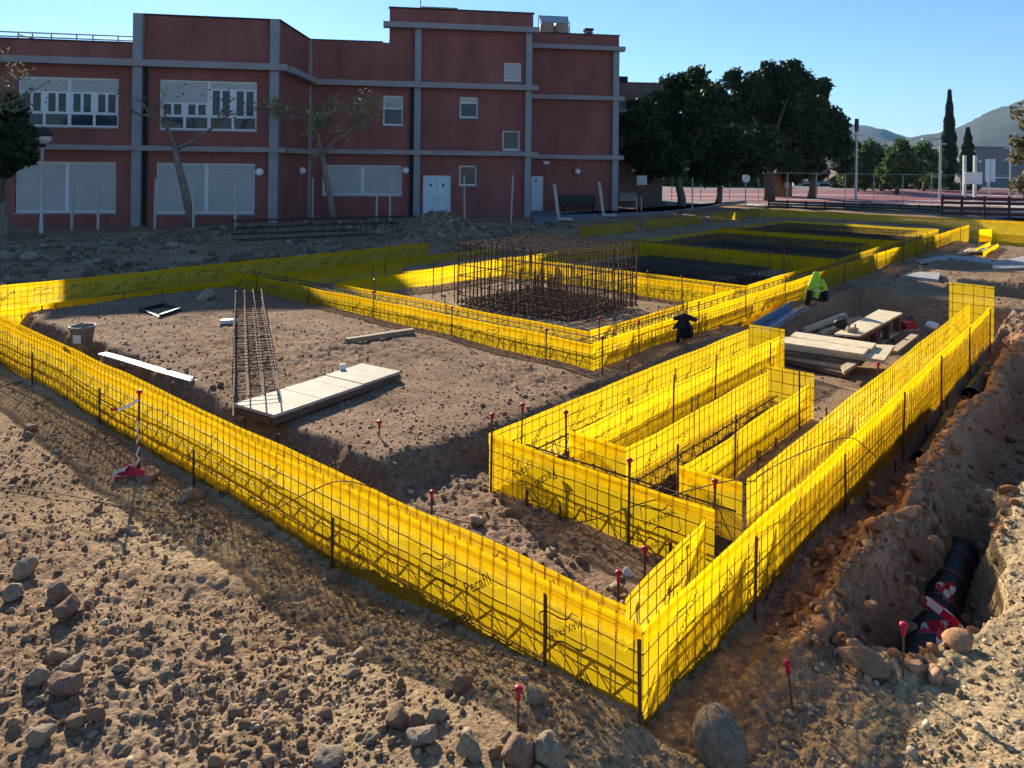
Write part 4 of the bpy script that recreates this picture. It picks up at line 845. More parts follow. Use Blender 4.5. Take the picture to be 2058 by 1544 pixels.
# small things on the bare earth
a=gp(695,690,0);b=gp(830,672,0); zz=max(a[2],b[2]); o=obox(a,b,.085,zz+.0,zz+.065); solo(o,'wood_beam','wood_brown','short thick wooden beam lying on the earth near the middle foundation','beam')
a=P(205,713,.20);b=P(393,768,.20); zz=.22; q=thing('white_strip','long white strip of board lying near the front wall','strip',(a+b)/2); dd=(b-a)/np.linalg.norm(b-a); mb=MB(); ws=np.array((dd[1],-dd[0],0))*.055
N=8; V=[];Fc=[]
for i in range(N+1): p=a+(b-a)*i/N; p=p+np.array((0,0,.012+.004*math.sin(i*.8)))+ws*.0; V+=[p+ws,p-ws,p-ws+(0,0,.012),p+ws+(0,0,.012)]
for i in range(N):
    for k in range(4): Fc.append((4*i+k,4*i+(k+1)%4,4*i+4+(k+1)%4,4*i+4+k))
Fc+=[(3,2,1,0),(4*N,4*N+1,4*N+2,4*N+3)]; mb.add(V,Fc).build('strip','white_plastic',q)
c=P(165,703,.17); bk=thing('bucket','dirty grey bucket standing on the earth at the left','bucket',c); MB().lathe([(0,0),(.105,0),(.15,.29),(.165,.295),(.165,.32),(.15,.32),(.143,.3),(.10,.02),(0,.02)],c,20).build('pail','bucket_grey',bk,True)
MB().tube([c+np.array((.16*math.cos(t),.05*math.sin(t)-.1*math.sin(t),.31-.0+.05*math.sin(t))) for t in np.linspace(0,math.pi,12)],.004,5).build('handle','rebar_dark',bk); MB().box(c+(.01,-.137,.17),(.10,.012,.11)).build('paper_label','white_plastic',bk)
fr=[gp(*p,.02) for p in ((282,626),(322,638),(362,626),(326,617))]; mf=thing('square_frame','dark square metal frame lying in the shade near the left wall','frame',sum(fr)/4); 
for i in range(4): obox(fr[i],fr[(i+1)%4],.04,fr[i][2]-.02,fr[i][2]+.03+.003*i).build('side','tool_dark',mf)
for lab,px,py,sx in [('small white block near the left wall, left of the square frame',118,640,.26),('small pale block beside the long column cage',460,650,.24)]:
    p=gp(px,py,.03); m=MB().box(p,(sx,.09,.06),Matrix.Rotation(random.uniform(-.3,.3),3,'Z')); solo(m,'white_block','white_plastic',lab,'block')
# white sack
p=W(.72,1.02,-.1); v,f=rockshape(3,91,.35,6); v=v*np.array((.075,.07,.10)); solo(MB().add(v+p+(0,0,.07),[tuple(q) for q in f]),'plastic_sack','white_plastic','white plastic sack behind the short inner wall at the near corner','sack',smooth=True)
# yellow offcut and blue channel
zc=.06; q=[P(1492,664,zc),P(1537,676,zc),P(1604,634,zc),P(1566,622,zc)]
d1=(q[3]-q[0])/np.linalg.norm(q[3]-q[0]); wv=(q[1]-q[0]); wv-=d1*(wv@d1); Lq=np.linalg.norm(q[3]-q[0])
ch=thing('steel_channel','blue-grey steel channel lying beside the left inner arm','channel',q[0]); a=q[0]+wv*.42; 
mb=MB(); prof=[(.42,.0),(.42,.16),(.46,.16),(.46,.03),(1.0,.03),(1.0,.10),(1.04,.10),(1.04,.0)]; V=[];Fc=[];m_=len(prof)
for t in (0,Lq+.15):
    for s,z in prof: V.append(q[0]+d1*t+wv*s+np.array((0,0,z)))
for k in range(m_): Fc.append((k,(k+1)%m_,m_+(k+1)%m_,m_+k))
Fc+=[tuple(range(m_))[::-1],tuple(range(m_,2*m_))]; mb.add(V,Fc).build('profile','blue_steel',ch)
oc=thing('formwork_offcut','folded yellow formwork offcut lying along the blue channel','formwork offcut',q[0])
mb=MB(); N=18
V=[];Fc=[]
for i in range(N+1):
    p=q[0]+d1*Lq*1.05*i/N; hh=.16+.05*(i%3==0); V+=[p-wv*.15,p+wv*.1+(0,0,hh),p+wv*.36+(0,0,.02)]
for i in range(N):
    for k in range(2): Fc.append((3*i+k,3*i+k+1,3*i+4+k,3*i+3+k))
mb.add(V,Fc).build('film','film',oc)
# ---- stack of boards
def board(label,pts,zt,th,m='wood_pale',name='wooden_board'):
    q=[P(px,py,zt) for px,py in pts]; mb=quadslab(q,zt-th,zt); return solo(mb,name,m,label,'board')
ZS=.05
board('upper rear pale board on the board stack',[(1598,666.5),(1761,690),(1751,701),(1588,676)],ZS+.004,.045,'wood_pale')
board('upper front pale board on the board stack',[(1576,676),(1747,699.5),(1735,712),(1563,687)],ZS-.0,.045,'wood_pale')
board('wide pale board sticking out at the right end of the stack',[(1560,682),(1798,694),(1777,724),(1552,692)],ZS-.05,.05,'wood_pale')
board('dark plank in the middle of the board stack',[(1556,694),(1742,716),(1730,728),(1550,704)],ZS-.105,.06,'wood_dark')
board('pale-ended lower plank poking out left of the stack',[(1546,703),(1702,728),(1694,737),(1544,709)],ZS-.17,.05,'wood_dry')
board('dark bottom plank of the board stack',[(1566,706),(1716,735),(1700,752),(1556,716)],ZS-.225,.06,'wood_dark')
board('slanting cut plank under the right end of the stack',[(1690,735),(1742,705),(1752,712),(1696,747)],ZS-.12,.045,'wood_dry')
for lab,px,py in [('left wooden block under the board stack',1583,728),('right wooden block under the board stack',1674,742)]:
    p=P(px,py,-.3); zf=TZ(p[0],p[1]); solo(MB().box((p[0],p[1],(zf-.03+ZS-.288)/2),(.14,.16,ZS-.288-zf+.03),Matrix.Rotation(.7,3,'Z')),'support_block','wood_dark',lab,'block')
# pallet table with panel top
ZP_=-.04; q=[P(*p,ZP_) for p in ((1676,671),(1727,675),(1814,629),(1766,622))]; pt_=thing('pallet','wooden pallet topped with a pale panel behind the board stack','pallet',(*((q[0]+q[2])/2)[:2],-.45))
quadslab(q,ZP_-.03,ZP_).build('panel','wood_pale',pt_)
e1=q[1]-q[0]; e2=q[3]-q[0]; zf=-.44
for s in (.08,.5,.93):
    a=q[0]+e1*s; b=a+e2*.98; obox(a+e2*.02,b,.08,ZP_-.09,ZP_-.034).build('stringer','wood_edge',pt_); obox(a+e2*.02,b,.09,zf,zf+.03).build('base_board','wood_dry',pt_)
    for t in (.06,.36,.66,.94): c=q[0]+e1*s+e2*t; MB().box((c[0],c[1],(zf+.034+ZP_-.094)/2),(.1,.1,ZP_-.094-zf-.034),Matrix.Rotation(.86,3,'Z')).build('block','wood_edge',pt_)
q2=[P(*p,-.22) for p in ((1614,664),(1652,668),(1738,640),(1698,632))]; wf=thing('timber_frame_work','open wooden frame of beams beside the panel-topped pallet','frame',(*((q2[0]+q2[2])/2)[:2],-.4))
e1=q2[1]-q2[0]; e2=q2[3]-q2[0]
obox(q2[0],q2[3],.09,-.27,-.19).build('beam','wood_pale',wf); obox(q2[0]+e1*.9,q2[3]+e1*.9,.08,-.30,-.23).build('beam','wood_dry',wf)
for t in (.04,.35,.66,.97): a=q2[0]+e2*t; obox(a,a+e1*1.5,.07,-.34,-.275).build('cross_beam','wood_dry',wf)
for t in (.06,.95):
    for s in (.0,.9): c=q2[0]+e2*t+e1*s; MB().box((c[0],c[1],-.41),(.1,.1,.13)).build('foot','wood_edge',wf)
# tools
c=P(1690,660,ZP_); v,f=rockshape(2,5,.1,1); hb_=thing('tool_bag','black lumpy tool bag on the pallet panel','bag',c); MB().add(v*np.array((.12,.09,.085))+c+(0,0,.08),[tuple(q) for q in f]).build('body','tool_dark',hb_,True); MB().tube([c+np.array((.07*math.cos(t),0,.14+.06*math.sin(t))) for t in np.linspace(0,math.pi,9)],.008,5).build('strap','tool_dark',hb_)
c=P(1712,667,ZP_); cl=thing('hand_plane','small wooden hand tool beside the tool bag','hand tool',c); MB().box(c+(0,0,.035),(.20,.07,.06),Matrix.Rotation(.2,3,'Z')).build('body','wood_dry',cl)
for k in (-.05,.05): MB().tube([c+(k,0,.06),c+(k+.01,0,.13)],.012,6).build('knob','tool_dark',cl)
c=P(1825,664,-.42); rt_=thing('red_saw','red circular power saw on the ground right of the pallet','power tool',c); MB().box(c+(0,0,.10),(.26,.16,.14),Matrix.Rotation(.3,3,'Z')).build('housing','tool_red',rt_); MB().box(c+(.0,0,.02),(.40,.2,.02),Matrix.Rotation(.3,3,'Z')).build('base_plate','galv',rt_)
MB().tube([c+np.array((.02+.02*i,.08,.17+.07*math.sin(i/6*math.pi))) for i in range(7)],.018,6).build('handle','tool_dark',rt_); MB().lathe([(0,-.01),(.11,-.01),(.11,.01),(0,.01)],c+(-.16,0,.1),16).build('blade_guard','tool_dark',rt_)
for px,py,lab in [(1872,662,'crumpled white bag on the earth near the far end of the right wall')]:
    c=P(px,py,-.4); v,f=rockshape(2,61,.35,4); solo(MB().add(v*np.array((.13,.1,.09))+c+(0,0,.07),[tuple(q) for q in f]),'white_bag','white_plastic',lab,'bag',smooth=True)
for lab,p0,p1,zz,mm in [('grey plank leaning near the right wall by the stack',(1795,705),(1838,672),-.22,'wood_dry'),('dark plank beside the grey plank near the right wall',(1800,716),(1848,682),-.27,'wood_dark'),('thin plank lying before the earth bank',(1845,634),(1862,643),-.36,'wood_dry')]:
    a=P(*p0,zz);b=P(*p1,zz); solo(obox(a,b,.12,zz-.04,zz),'loose_plank',mm,lab,'plank')
# ---- jackets hung on stakes
def jacket(label,px,ytop,ybot,base,wd,mt,trimmt,seed,low=.55):
    g0=gp(px,base,0); zt=H-ray(px,ytop)[1]*g0[1]; zb=H-ray(px,ybot)[1]*g0[1]; t=thing('hung_jacket',label,'jacket',g0); hh=zt-zb
    def drape(z0,z1,r0,r1,off,m,name,n=40,k=16,sd=0):
        V=[];Fc=[]
        for i in range(k+1):
            s=i/k; z=zt-(z0+(z1-z0)*s)*hh; rad=r0+(r1-r0)*s**.8
            for q in range(n):
                th=2*math.pi*q/n; fold=1+.28*s*math.sin(th*5+sd+2.2*s)+.16*s*math.sin(th*9+sd*2-3*s)
                V.append((g0[0]+rad*fold*math.cos(th)*1.0+off*s,g0[1]+rad*fold*.6*math.sin(th),z+(.05*hh*math.sin(th*3+sd)*s if i==k else 0)))
        for i in range(k):
            for q in range(n): Fc.append((i*n+q,i*n+(q+1)%n,(i+1)*n+(q+1)%n,(i+1)*n+q))
        Fc.append(tuple(range(n))[::-1]); return MB().add(V,Fc).build(name,m,t,True)
    drape(0,low,.05,wd*.5,-.05,mt,'upper_body',sd=seed)
    drape(low*.55,.86,wd*.34,wd*.46,.01,trimmt,'lower_body',sd=seed+1.3)
    for sgn,e in ((-1,1.0),(1,.82)):
        pts=[(g0[0]+sgn*wd*.22,g0[1]-.03,zt-.25*hh),(g0[0]+sgn*wd*.42,g0[1]-.06,zt-.55*hh),(g0[0]+sgn*wd*.56-.04*(sgn>0),g0[1]-.07,zt-e*hh)]
        mid=[np.array(pts[0]),(np.array(pts[0])+np.array(pts[1]))/2,np.array(pts[1])]; MB().tube(mid,[wd*.16,wd*.18,wd*.16],10).build('sleeve',mt,t,True); MB().tube([np.array(pts[1]),(np.array(pts[1])+np.array(pts[2]))/2+(0,-.01,0),np.array(pts[2])],[wd*.165,wd*.16,wd*.12],10).build('cuff',trimmt,t,True)
    return t,g0,zt
t,g0,zt=jacket('yellow-green high visibility jacket with black trim hung on a stake',1640,547,613,615,.36,'hivis','cloth_dark',.4,.80)
for s in (.34,.5): MB().lathe([(.15*s*1.7,-.012),(.155*s*1.7,.012)],(g0[0],g0[1]-.03,zt-s*.68),20).build('reflective_band','reflective',t,True)
stake('stake carrying the high visibility jacket',g0[0],g0[1],zt-.01,False,.008)
t,g0,zt=jacket('small black jacket hung on a stake before the middle foundation',1375,636,686,690,.20,'cloth_dark','cloth_dark',2.2,.5)
MB().tube([(g0[0]-.16,g0[1]-.02,zt-.03),(g0[0],g0[1]-.02,zt+.01),(g0[0]+.17,g0[1]-.02,zt-.05)],[.03,.05,.03],8).build('folded_collar','cloth_dark',t,True)
stake('stake carrying the small black jacket',g0[0],g0[1],zt-.01,False,.008)
# ---- black corrugated drain pipes
def pipe(label,p0,p1,r,bands,corr=.022):
    p0=np.asarray(p0,float);p1=np.asarray(p1,float); d=p1-p0; Lp=np.linalg.norm(d); d/=Lp; t=thing('drain_pipe',label,'pipe',p0); n=int(Lp/corr)*3; pts=[];rr=[]
    for i in range(n+1): s=i/n*Lp; ph=(s/corr)%1; pts.append(p0+d*s); rr.append(r*(1.0 if ph<.55 else .955))
    MB().tube(pts,rr,28,cap=False).build('corrugated_wall','pipe_black',t,True)
    MB().tube([p0+d*.002,p0+d*Lp*.998],r*.9,20,cap=False).build('inner_wall','pipe_black',t,True)
    for s in bands: MB().tube([p0+d*(s-.016),p0+d*(s+.016)],r*1.02,28,cap=False).build('red_band','pipe_red',t,True)
    for s in (0,Lp): MB().tube([p0+d*(s-.03),p0+d*(s+.03)],r*1.015,28,cap=False).build('end_collar','pipe_black',t,True)
    return t
pipe('black corrugated drain pipe with red bands in the open trench',W(-.76,2.0,-.43),W(-.71,3.85,-.43),.125,(.85,1.25,1.65))
pipe('black drain pipe end half buried along the tall right wall, nearer one',W(-.175,5.2,-.24),W(-.175,6.9,-.24),.12,())
pipe('black drain pipe end half buried along the tall right wall, farther one',W(-.175,8.0,-.22),W(-.175,9.6,-.22),.11,())
def loops(c,n,rx,ry,rz,seed):
    g=np.random.default_rng(seed); key=[c+np.array((g.uniform(-rx,rx),g.uniform(-ry,ry),g.uniform(-rz*.3,rz))) for _ in range(n)]; out=[]
    for i in range(n-1):
        p0=key[max(i-1,0)];p1=key[i];p2=key[i+1];p3=key[min(i+2,n-1)]
        for t in np.linspace(0,1,14,endpoint=False): out.append(.5*((2*p1)+(-p0+p2)*t+(2*p0-5*p1+4*p2-p3)*t*t+(-p0+3*p1-3*p2+p3)*t**3))
    return out
tape('tangled red and white barrier tape draped over the black pipe',loops(W(-.88,2.08,-.16),11,.15,.12,.16,5),.030,7)
tape('loop of barrier tape lying higher on the black pipe',loops(W(-.80,2.75,-.24),6,.12,.07,.12,8),.024,7)
# slabs and planks at the far right
for lab,pts,z,th,mm in [('pale concrete slab beyond the pit, largest one',((1810,553),(1850,546),(1890,548),(1885,562)),.1,.12,'slab'),('pale slab edge left of the small yellow box',((1838,523),(1905,512),(1912,518),(1850,528)),.06,.06,'slab'),('pale slab at the right border beyond the pit',((1990,528),(2070,512),(2090,536),(2000,540)),.06,.08,'slab'),('long pale slab strip at the right border',((1905,512),(1990,520),(1995,530),(1915,520)),.05,.07,'slab'),('pale slab beside the raised square end panel',((2008,607),(2090,615),(2090,628),(2012,615)),.05,.1,'slab')]:
    q=[P(px,py,z) for px,py in pts]; solo(quadslab(q[::-1],z-th,z),'concrete_slab',mm,lab,'slab')
q=[P(*p,.1) for p in ((1960,505),(1976,510),(2006,493),(1990,489))]; bx=thing('yellow_offcut_box','small folded yellow formwork offcut among the slabs','formwork offcut',q[0])
for i in (0,1): obox(q[0+i],q[3-i],.02,-.02,.16).build('side','film',bx)
quadslab(q,-.02,.0).build('bottom','film',bx)
a=P(1968,484);b=P(1993,482); mbx=obox(a,b,.03,-.05,.42); solo(mbx,'formwork_stub','film','small upright yellow formwork stub among the far slabs','formwork stub')
pl_=thing('slatted_pallet','pale slatted pallet lying beside the yellow offcut among the slabs','pallet',P(1955,500))
for i in range(5): a=P(1938+i*8,505.5-i*.3,.1); b=P(1952+i*8,499-i*.3,.1); obox(a,b,.12,.04,.1).build('slat','wood_pale',pl_)
# ------------------------------------------------------------------ rocks (named ones), then gravel
ROCK=[rockshape(3,100+i,.24,15) for i in range(8)]
rock_meshes={}
def rock(label,px,py,wpx,hk=.75,m='rock_tan',seed=None,sink=.2,group=None,z=0,yk=.85):
    i=seed if seed is not None else random.randrange(8); p=gp(px,py,0.); r=wpx/F*p[1]/2
    key=(i if i==99 else i%8,m)
    if key not in rock_meshes: v,f=ROCK[i%8]; rock_meshes[key]=soup('rock',v,f,m,False)
    o=bpy.data.objects.new('rock',rock_meshes[key]); COL.objects.link(o); o.location=(p[0],p[1]+r*.3,p[2]+r*hk*(1-sink*2)); o.scale=(r*1.12,r*yk*1.1,r*hk*1.12); o.rotation_euler=(random.uniform(-.3,.3),random.uniform(-.3,.3),random.uniform(0,6.3))
    return tag(o,label,'rock',group)
mat('rock_dark',(.20,.14,.10),.92,var=.3,vscale=2.5,bump=1.,bscale=7,col2=(.34,.27,.20),detail=8)
ROCK.append(rockshape(3,779,.16,1)); v_,f_=ROCK[8]; v_=v_*(1-.18*np.clip(v_[:,2:3],0,1)); rock_meshes[(99,'rock_dark')]=soup('rock',v_,f_,'rock_dark',True)
rock('largest upright rounded rock at the foot of the nearest corner',1449,1545,100,1.2,'rock_dark',99,.1)
rock('long flat brown rock at the front edge of the pipe trench',1744,1350,90,.5,'rock_red',2,.1)
rock('pale rock in the shade near the left wall',412,604,36,.7,'rock_grey',3)
rock('flat dark stone at the foot of the tape-wrapped stake',292,966,52,.35,'rock_red',4,.1)
for px,py,w_,hk,m,lab in [(42,1158,46,.8,'rock_tan','brown rock at the left border above the pair of rocks'),(26,1202,42,.7,'rock_tan','pale rock at the left border below the upper brown rock'),(110,1203,56,.7,'rock_red','reddish flat rock resting on a round one at left'),(131,1243,44,1.0,'rock_red','round reddish rock beneath the flat one at left'),(108,1335,46,.8,'rock_grey','pale layered rock in the left foreground heap'),(142,1348,52,.6,'rock_tan','flat layered rock right of the pale layered one'),(64,1380,42,1.0,'rock_tan','tall brown rock in the left foreground heap'),(123,1400,58,.9,'rock_red','largest brown rock in the left foreground heap'),(192,1450,38,1.0,'rock_red','dark pointed rock right of the foreground heap'),(76,1492,48,.8,'rock_tan','tan rock low in the left foreground'),(452,1294,28,.7,'rock_grey','single white stone on the bare gravel at lower left'),(801,1465,46,.9,'rock_red','dark red rock left of its paler twin in the foreground'),(840,1462,38,.8,'rock_red','smaller reddish rock right of the dark red one'),(747,1495,32,.8,'rock_grey','bluish grey round stone in the foreground'),(653,1537,66,.5,'rock_grey','long flat white rock at the bottom edge'),(845,1500,54,.7,'rock_tan','wide tan rock below the reddish pair'),(874,1452,38,.8,'rock_tan','pale rock behind the reddish pair'),(942,1528,44,1.3,'rock_tan','tall tan rock left of the big pair at the bottom'),(1048,1540,76,1.0,'rock_red','left one of the big pair of rocks at the bottom'),(1112,1538,60,1.1,'rock_tan','right one of the big pair of rocks at the bottom'),(1077,1415,44,.9,'rock_tan','tan rock beside the nearest red-capped stake'),(930,1385,38,1.0,'rock_red','brown rock in the gravel before the front wall'),(803,1384,26,.9,'rock_red','small dark rock casting a shadow before the front wall'),(667,1168,32,.9,'rock_red','small brown rock at the foot of a front wall stake'),(371,1008,34,.9,'rock_tan','round tan rock before the front wall left part'),(392,1004,30,.8,'rock_tan','tan rock just right of the round tan one'),(61,868,26,.8,'rock_red','dark rock on the earth at far left before the wall'),(1310,1440,22,.8,'rock_grey','small grey stone just outside the nearest corner')]:
    rock(lab,px,py,w_*1.05,hk,m)
for k in range(110):
    zone=random.random()
    if zone<.6: px,py,lab,gr,mm=random.uniform(0,420),random.uniform(1000,1540),'fist-sized loose rock in the stony left foreground','loose rocks of the left foreground',random.choice(['rock_tan','rock_red','rock_tan','rock_grey'])
    elif zone<.8: px,py,lab,gr,mm=random.uniform(560,1150),random.uniform(1380,1540),'fist-sized loose rock in the lower middle foreground','loose rocks of the middle foreground',random.choice(['rock_tan','rock_red','rock_grey'])
    else: px,py,lab,gr,mm=random.uniform(1640,1960),random.uniform(960,1240),'lump of reddish earth or rock in the spoil beside the pipe trench','lumps in the trench spoil','rock_red'
    q=P(px,py); a_,b_=AB(q)
    if -.12<b_<.5 and a_>-.1: continue
    if zone>=.8 and not(-1.1<a_<-.05): continue
    rock(lab,px,py,random.uniform(9,21)*(1.3 if zone>=.8 else 1),random.uniform(.6,.95),mm,None,.25,gr)
SH0=[rockshape(0,i,.3,3) for i in range(6)]; SH1=[rockshape(1,20+i,.28,5) for i in range(6)]
def fan(y0,y1,bias=1.):
    def f(g,n):
        y=y0*(y1/y0)**(g.random(n)**bias); x=(g.random(n)*2-1)*(y*.80+.2); return x,y
    return f
def masked(reg,cond):
    def f(g,n):
        x,y=reg(g,n); dx=x-O[0]; dy=y-O[1]; a=dx*eA[0]+dy*eA[1]; b=dx*eB[0]+dy*eB[1]; k=cond(x,y,a,b,g); return x[k],y[k]
    return f
def pat(x,y,s,seed,lo,hi,g): return g.random(len(x))<S(lo,hi,vn(x*s,y*s,seed)+.5*vn(x*s*2.7,y*s*2.7,seed+1))
lgn=lambda m_,sd,mx_: (lambda g,n,x,y: np.minimum(np.exp(g.normal(math.log(m_),sd,n)),mx_))
inF=lambda x,y,a,b,g: ((b<-.03)|(a<-.9))&(pat(x,y,1.0,50,-.45,.6,g))
scatter('gravel',46000,SH0,masked(fan(2.9,9.5),inF),lgn(.0068,.55,.026),'gravel',1,'fine brown gravel covering the foreground earth','gravel')
scatter('coarse_gravel',3000,SH1,masked(fan(2.9,10),lambda x,y,a,b,g:(b<-.04)&(a>-.2)&pat(x,y,.8,51,.0,.9,g)),lgn(.016,.45,.05),'gravel',2,'coarse stones strewn over the foreground earth','gravel')
scatter('earth_clods',15000,SH1,masked(fan(2.9,10),lambda x,y,a,b,g:(b<-.05)&(a>.1)&(g.random(len(x))<(.18+.82*S(.4,-2.6,x-.0)))&pat(x,y,.9,55,-.5,.6,g)),lgn(.0115,.5,.045),'gravel',12,'crumbly brown clods of dug earth in the left foreground','earth clods')
scatter('pale_gravel',16000,SH0,masked(fan(2.9,9),lambda x,y,a,b,g:((a<-.45)&(b<1.2))|((a<-1.05))),lgn(.008,.5,.03),'gravel_pale',3,'pale gravel on the bright earth at the right','gravel')
scatter('spoil_clods',9000,SH1,masked(fan(3.8,12),lambda x,y,a,b,g:(a<-.04)&(a>-1.05)&(b>1.1)&(b<12)),lgn(.022,.5,.085),'gravel_red',4,'reddish clods and stones in the trench spoil','earth clods')
scatter('site_grit',20000,SH0,masked(fan(6,15),lambda x,y,a,b,g:(a>.35)&(b>.4)&(a<12.9)&(b<4.4)),lgn(.0075,.5,.020),'gravel',5,'small grit on the bare earth inside the front wall','gravel')
scatter('inner_rubble',5200,SH1,masked(fan(4.,12),lambda x,y,a,b,g:(a>.35)&(b>.4)&(((a<3.2)&(b<1.34))|((a>2.2)&(a<3.4)&(b<7))|((b<1.1)&(a<9))|((a<3.2)&(b>4.8)))&pat(x,y,1.4,61,-.6,.6,g)),lgn(.017,.45,.05),'gravel',6,'stones along the edges of the dug trenches','gravel')
scatter('far_grit',9000,SH0,masked(fan(11,34),lambda x,y,a,b,g:(a<3.2)|((a>3.8)&(a<9.2)&(b>5.1)&(b<9.5))),lgn(.018,.5,.07),'gravel',7,'grit on the earth of the farther bays and pit','gravel')
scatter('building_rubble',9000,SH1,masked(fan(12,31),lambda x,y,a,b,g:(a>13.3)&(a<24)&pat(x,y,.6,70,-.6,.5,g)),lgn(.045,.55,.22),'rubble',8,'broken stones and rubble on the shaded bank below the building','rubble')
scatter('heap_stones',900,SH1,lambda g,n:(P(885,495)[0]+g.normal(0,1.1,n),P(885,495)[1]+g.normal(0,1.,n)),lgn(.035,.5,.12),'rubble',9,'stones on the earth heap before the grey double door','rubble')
# ------------------------------------------------------------------ vegetation
def leaves(blobs,n,size,seed,shell=.55,flat=1.,stretch=1.6):
    g=np.random.default_rng(seed); w_=np.array([b[3]**2 for b in blobs]); w_=w_/w_.sum(); C=np.array([b[:3] for b in blobs]); Rr=np.array([b[3] for b in blobs]); k=g.choice(len(blobs),n,p=w_)
    d=g.normal(size=(n,3)); d/=np.linalg.norm(d,axis=1)[:,None]; rad=(shell+(1.02-shell)*g.random(n)**.6); lump=1+.22*np.sin(d[:,0]*5+k*1.7)*np.sin(d[:,1]*6+k)*1+.16*np.sin(d[:,2]*8+k*2.3)
    p=C[k]+d*(Rr[k]*rad*lump)[:,None]*np.array((1,1,flat)); u=g.normal(size=(n,3))+d*.4; u/=np.linalg.norm(u,axis=1)[:,None]; v=np.cross(u,g.normal(size=(n,3))); v/=np.linalg.norm(v,axis=1)[:,None]
    s=size*g.uniform(.55,1.35,n)[:,None]; a=u*s*stretch*.5; b=v*s*.5
    V=np.stack([p-a*.9,p+b*.75-a*.1,p+a,p-b*.75+a*.1],1).reshape(-1,3); return V,np.arange(4*n).reshape(-1,4)
def blobpx(L_,Y,seed=0,spread=.12):
    g=random.Random(seed); out=[]
    for px,py,r in L_: yy=Y*(1+g.uniform(-spread,spread)*r/60); p=PD(px,py,yy); out.append((p[0],p[1],p[2],r/F*yy))
    return out
def sub_blobs(bl,n,seed,k=.42):
    g=np.random.default_rng(seed); out=[]
    for x,y,z,r in bl:
        for _ in range(n): d=g.normal(size=3); d/=np.linalg.norm(d); q=g.uniform(.45,.95); out.append((x+d[0]*r*q,y+d[1]*r*q,z+d[2]*r*q*.9,r*k*g.uniform(.7,1.25)))
    return out
def trunk(mb,pts,r0,r1,n=8): m_=len(pts); mb.tube(pts,[r0+(r1-r0)*i/(m_-1) for i in range(m_)],n)
def tree(name,label,cat,base,bl,n,size,lm,seed,bm='bark',r=.22,shell=.35,flat=.95,sub=9,limbs=6,lean=(0,0),group=None):
    t=thing(name,label,cat,base,group); base=np.asarray(base,float); C=np.array([b[:3] for b in bl]); cen=C.mean(0); mb=MB(); fork=base+(cen-base)*.42+np.array((lean[0],lean[1],0))
    trunk(mb,[base-(0,0,.2),base+(fork-base)*.33+np.array((.08,0,0)),base+(fork-base)*.7,fork],r,r*.62)
    g=random.Random(seed)
    for b in g.sample(bl,min(limbs,len(bl))):
        e=np.array(b[:3]); trunk(mb,[fork-(0,0,.1),fork+(e-fork)*.5+np.array((g.uniform(-.3,.3),g.uniform(-.3,.3),.2)),e],r*.36,r*.1,6)
    mb.build('trunk',bm,t,True); sb_=sub_blobs(bl,sub,seed)+[(b[0],b[1],b[2],b[3]*.7) for b in bl]
    V,Fi=leaves(sb_,n,size,seed,shell,flat); o=bpy.data.objects.new('crown',soup('crown',V-base,Fi,lm)); COL.objects.link(o); o.parent=t; return t
tree('pine_tree','broad dark pine nearest to the building corner','tree',P(1370,420),blobpx([(1290,245,48),(1345,195,52),(1400,170,42),(1430,215,48),(1370,265,60),(1300,305,46),(1425,290,50),(1262,300,26),(1350,320,40),(1310,340,26),(1400,330,34),(1340,235,44)],47,1),44000,.21,'leaf_pine',11,r=.3)
tree('pine_tree','slender pine trunk second from the building with a drooping crown','tree',P(1440,413),blobpx([(1440,270,44),(1475,240,46),(1480,300,44),(1445,330,36),(1500,335,30),(1420,345,26),(1470,350,24)],52,2),26000,.21,'leaf_pine',12,r=.26)
tree('pine_tree','tallest broad pine with the thickest trunk','tree',P(1545,404),blobpx([(1500,185,44),(1550,165,48),(1595,165,46),(1520,230,56),(1585,235,60),(1635,220,40),(1540,290,52),(1610,295,50),(1490,280,40),(1475,160,24),(1500,325,30),(1580,325,34),(1550,215,50)],58,3),56000,.22,'leaf_pine',13,r=.5)
tree('pine_tree','rightmost pine of the dark group with a stepped crown','tree',P(1630,400),blobpx([(1640,180,26),(1655,235,38),(1680,255,28),(1635,290,46),(1675,300,34),(1610,330,34),(1695,330,24),(1640,345,30),(1590,345,26)],64,4),30000,.23,'leaf_pine',14,r=.4)
tree('bushy_tree','dark bushy tree between rear wing and pines','tree',P(1325,408),blobpx([(1290,280,40),(1275,330,34),(1320,330,36),(1265,240,24)],50,5),16000,.2,'leaf_dark',15,r=.22)
for i,(lab,px,Y,bl) in enumerate([('pale green small tree behind the court, leftmost of the row',1722,84,[(1712,305,30),(1738,330,32),(1700,345,26),(1725,362,22)]),('round green tree behind the court, second of the row',1770,86,[(1765,310,30),(1790,335,32),(1755,345,28),(1770,365,22)]),('green tree on a dark trunk at the edge of the court',1800,76,[(1808,314,30),(1830,338,30),(1795,348,28)]),('round green tree behind the court, last before the cypresses',1855,88,[(1848,312,30),(1876,330,28),(1850,350,30),(1875,362,20)])]):
    b0=PD(px,398,Y); b0[2]=0; tree('court_tree',lab,'tree',b0,blobpx(bl,Y,30+i),11000,.26,'leaf_mid',40+i,r=.25,group='small trees behind the court')
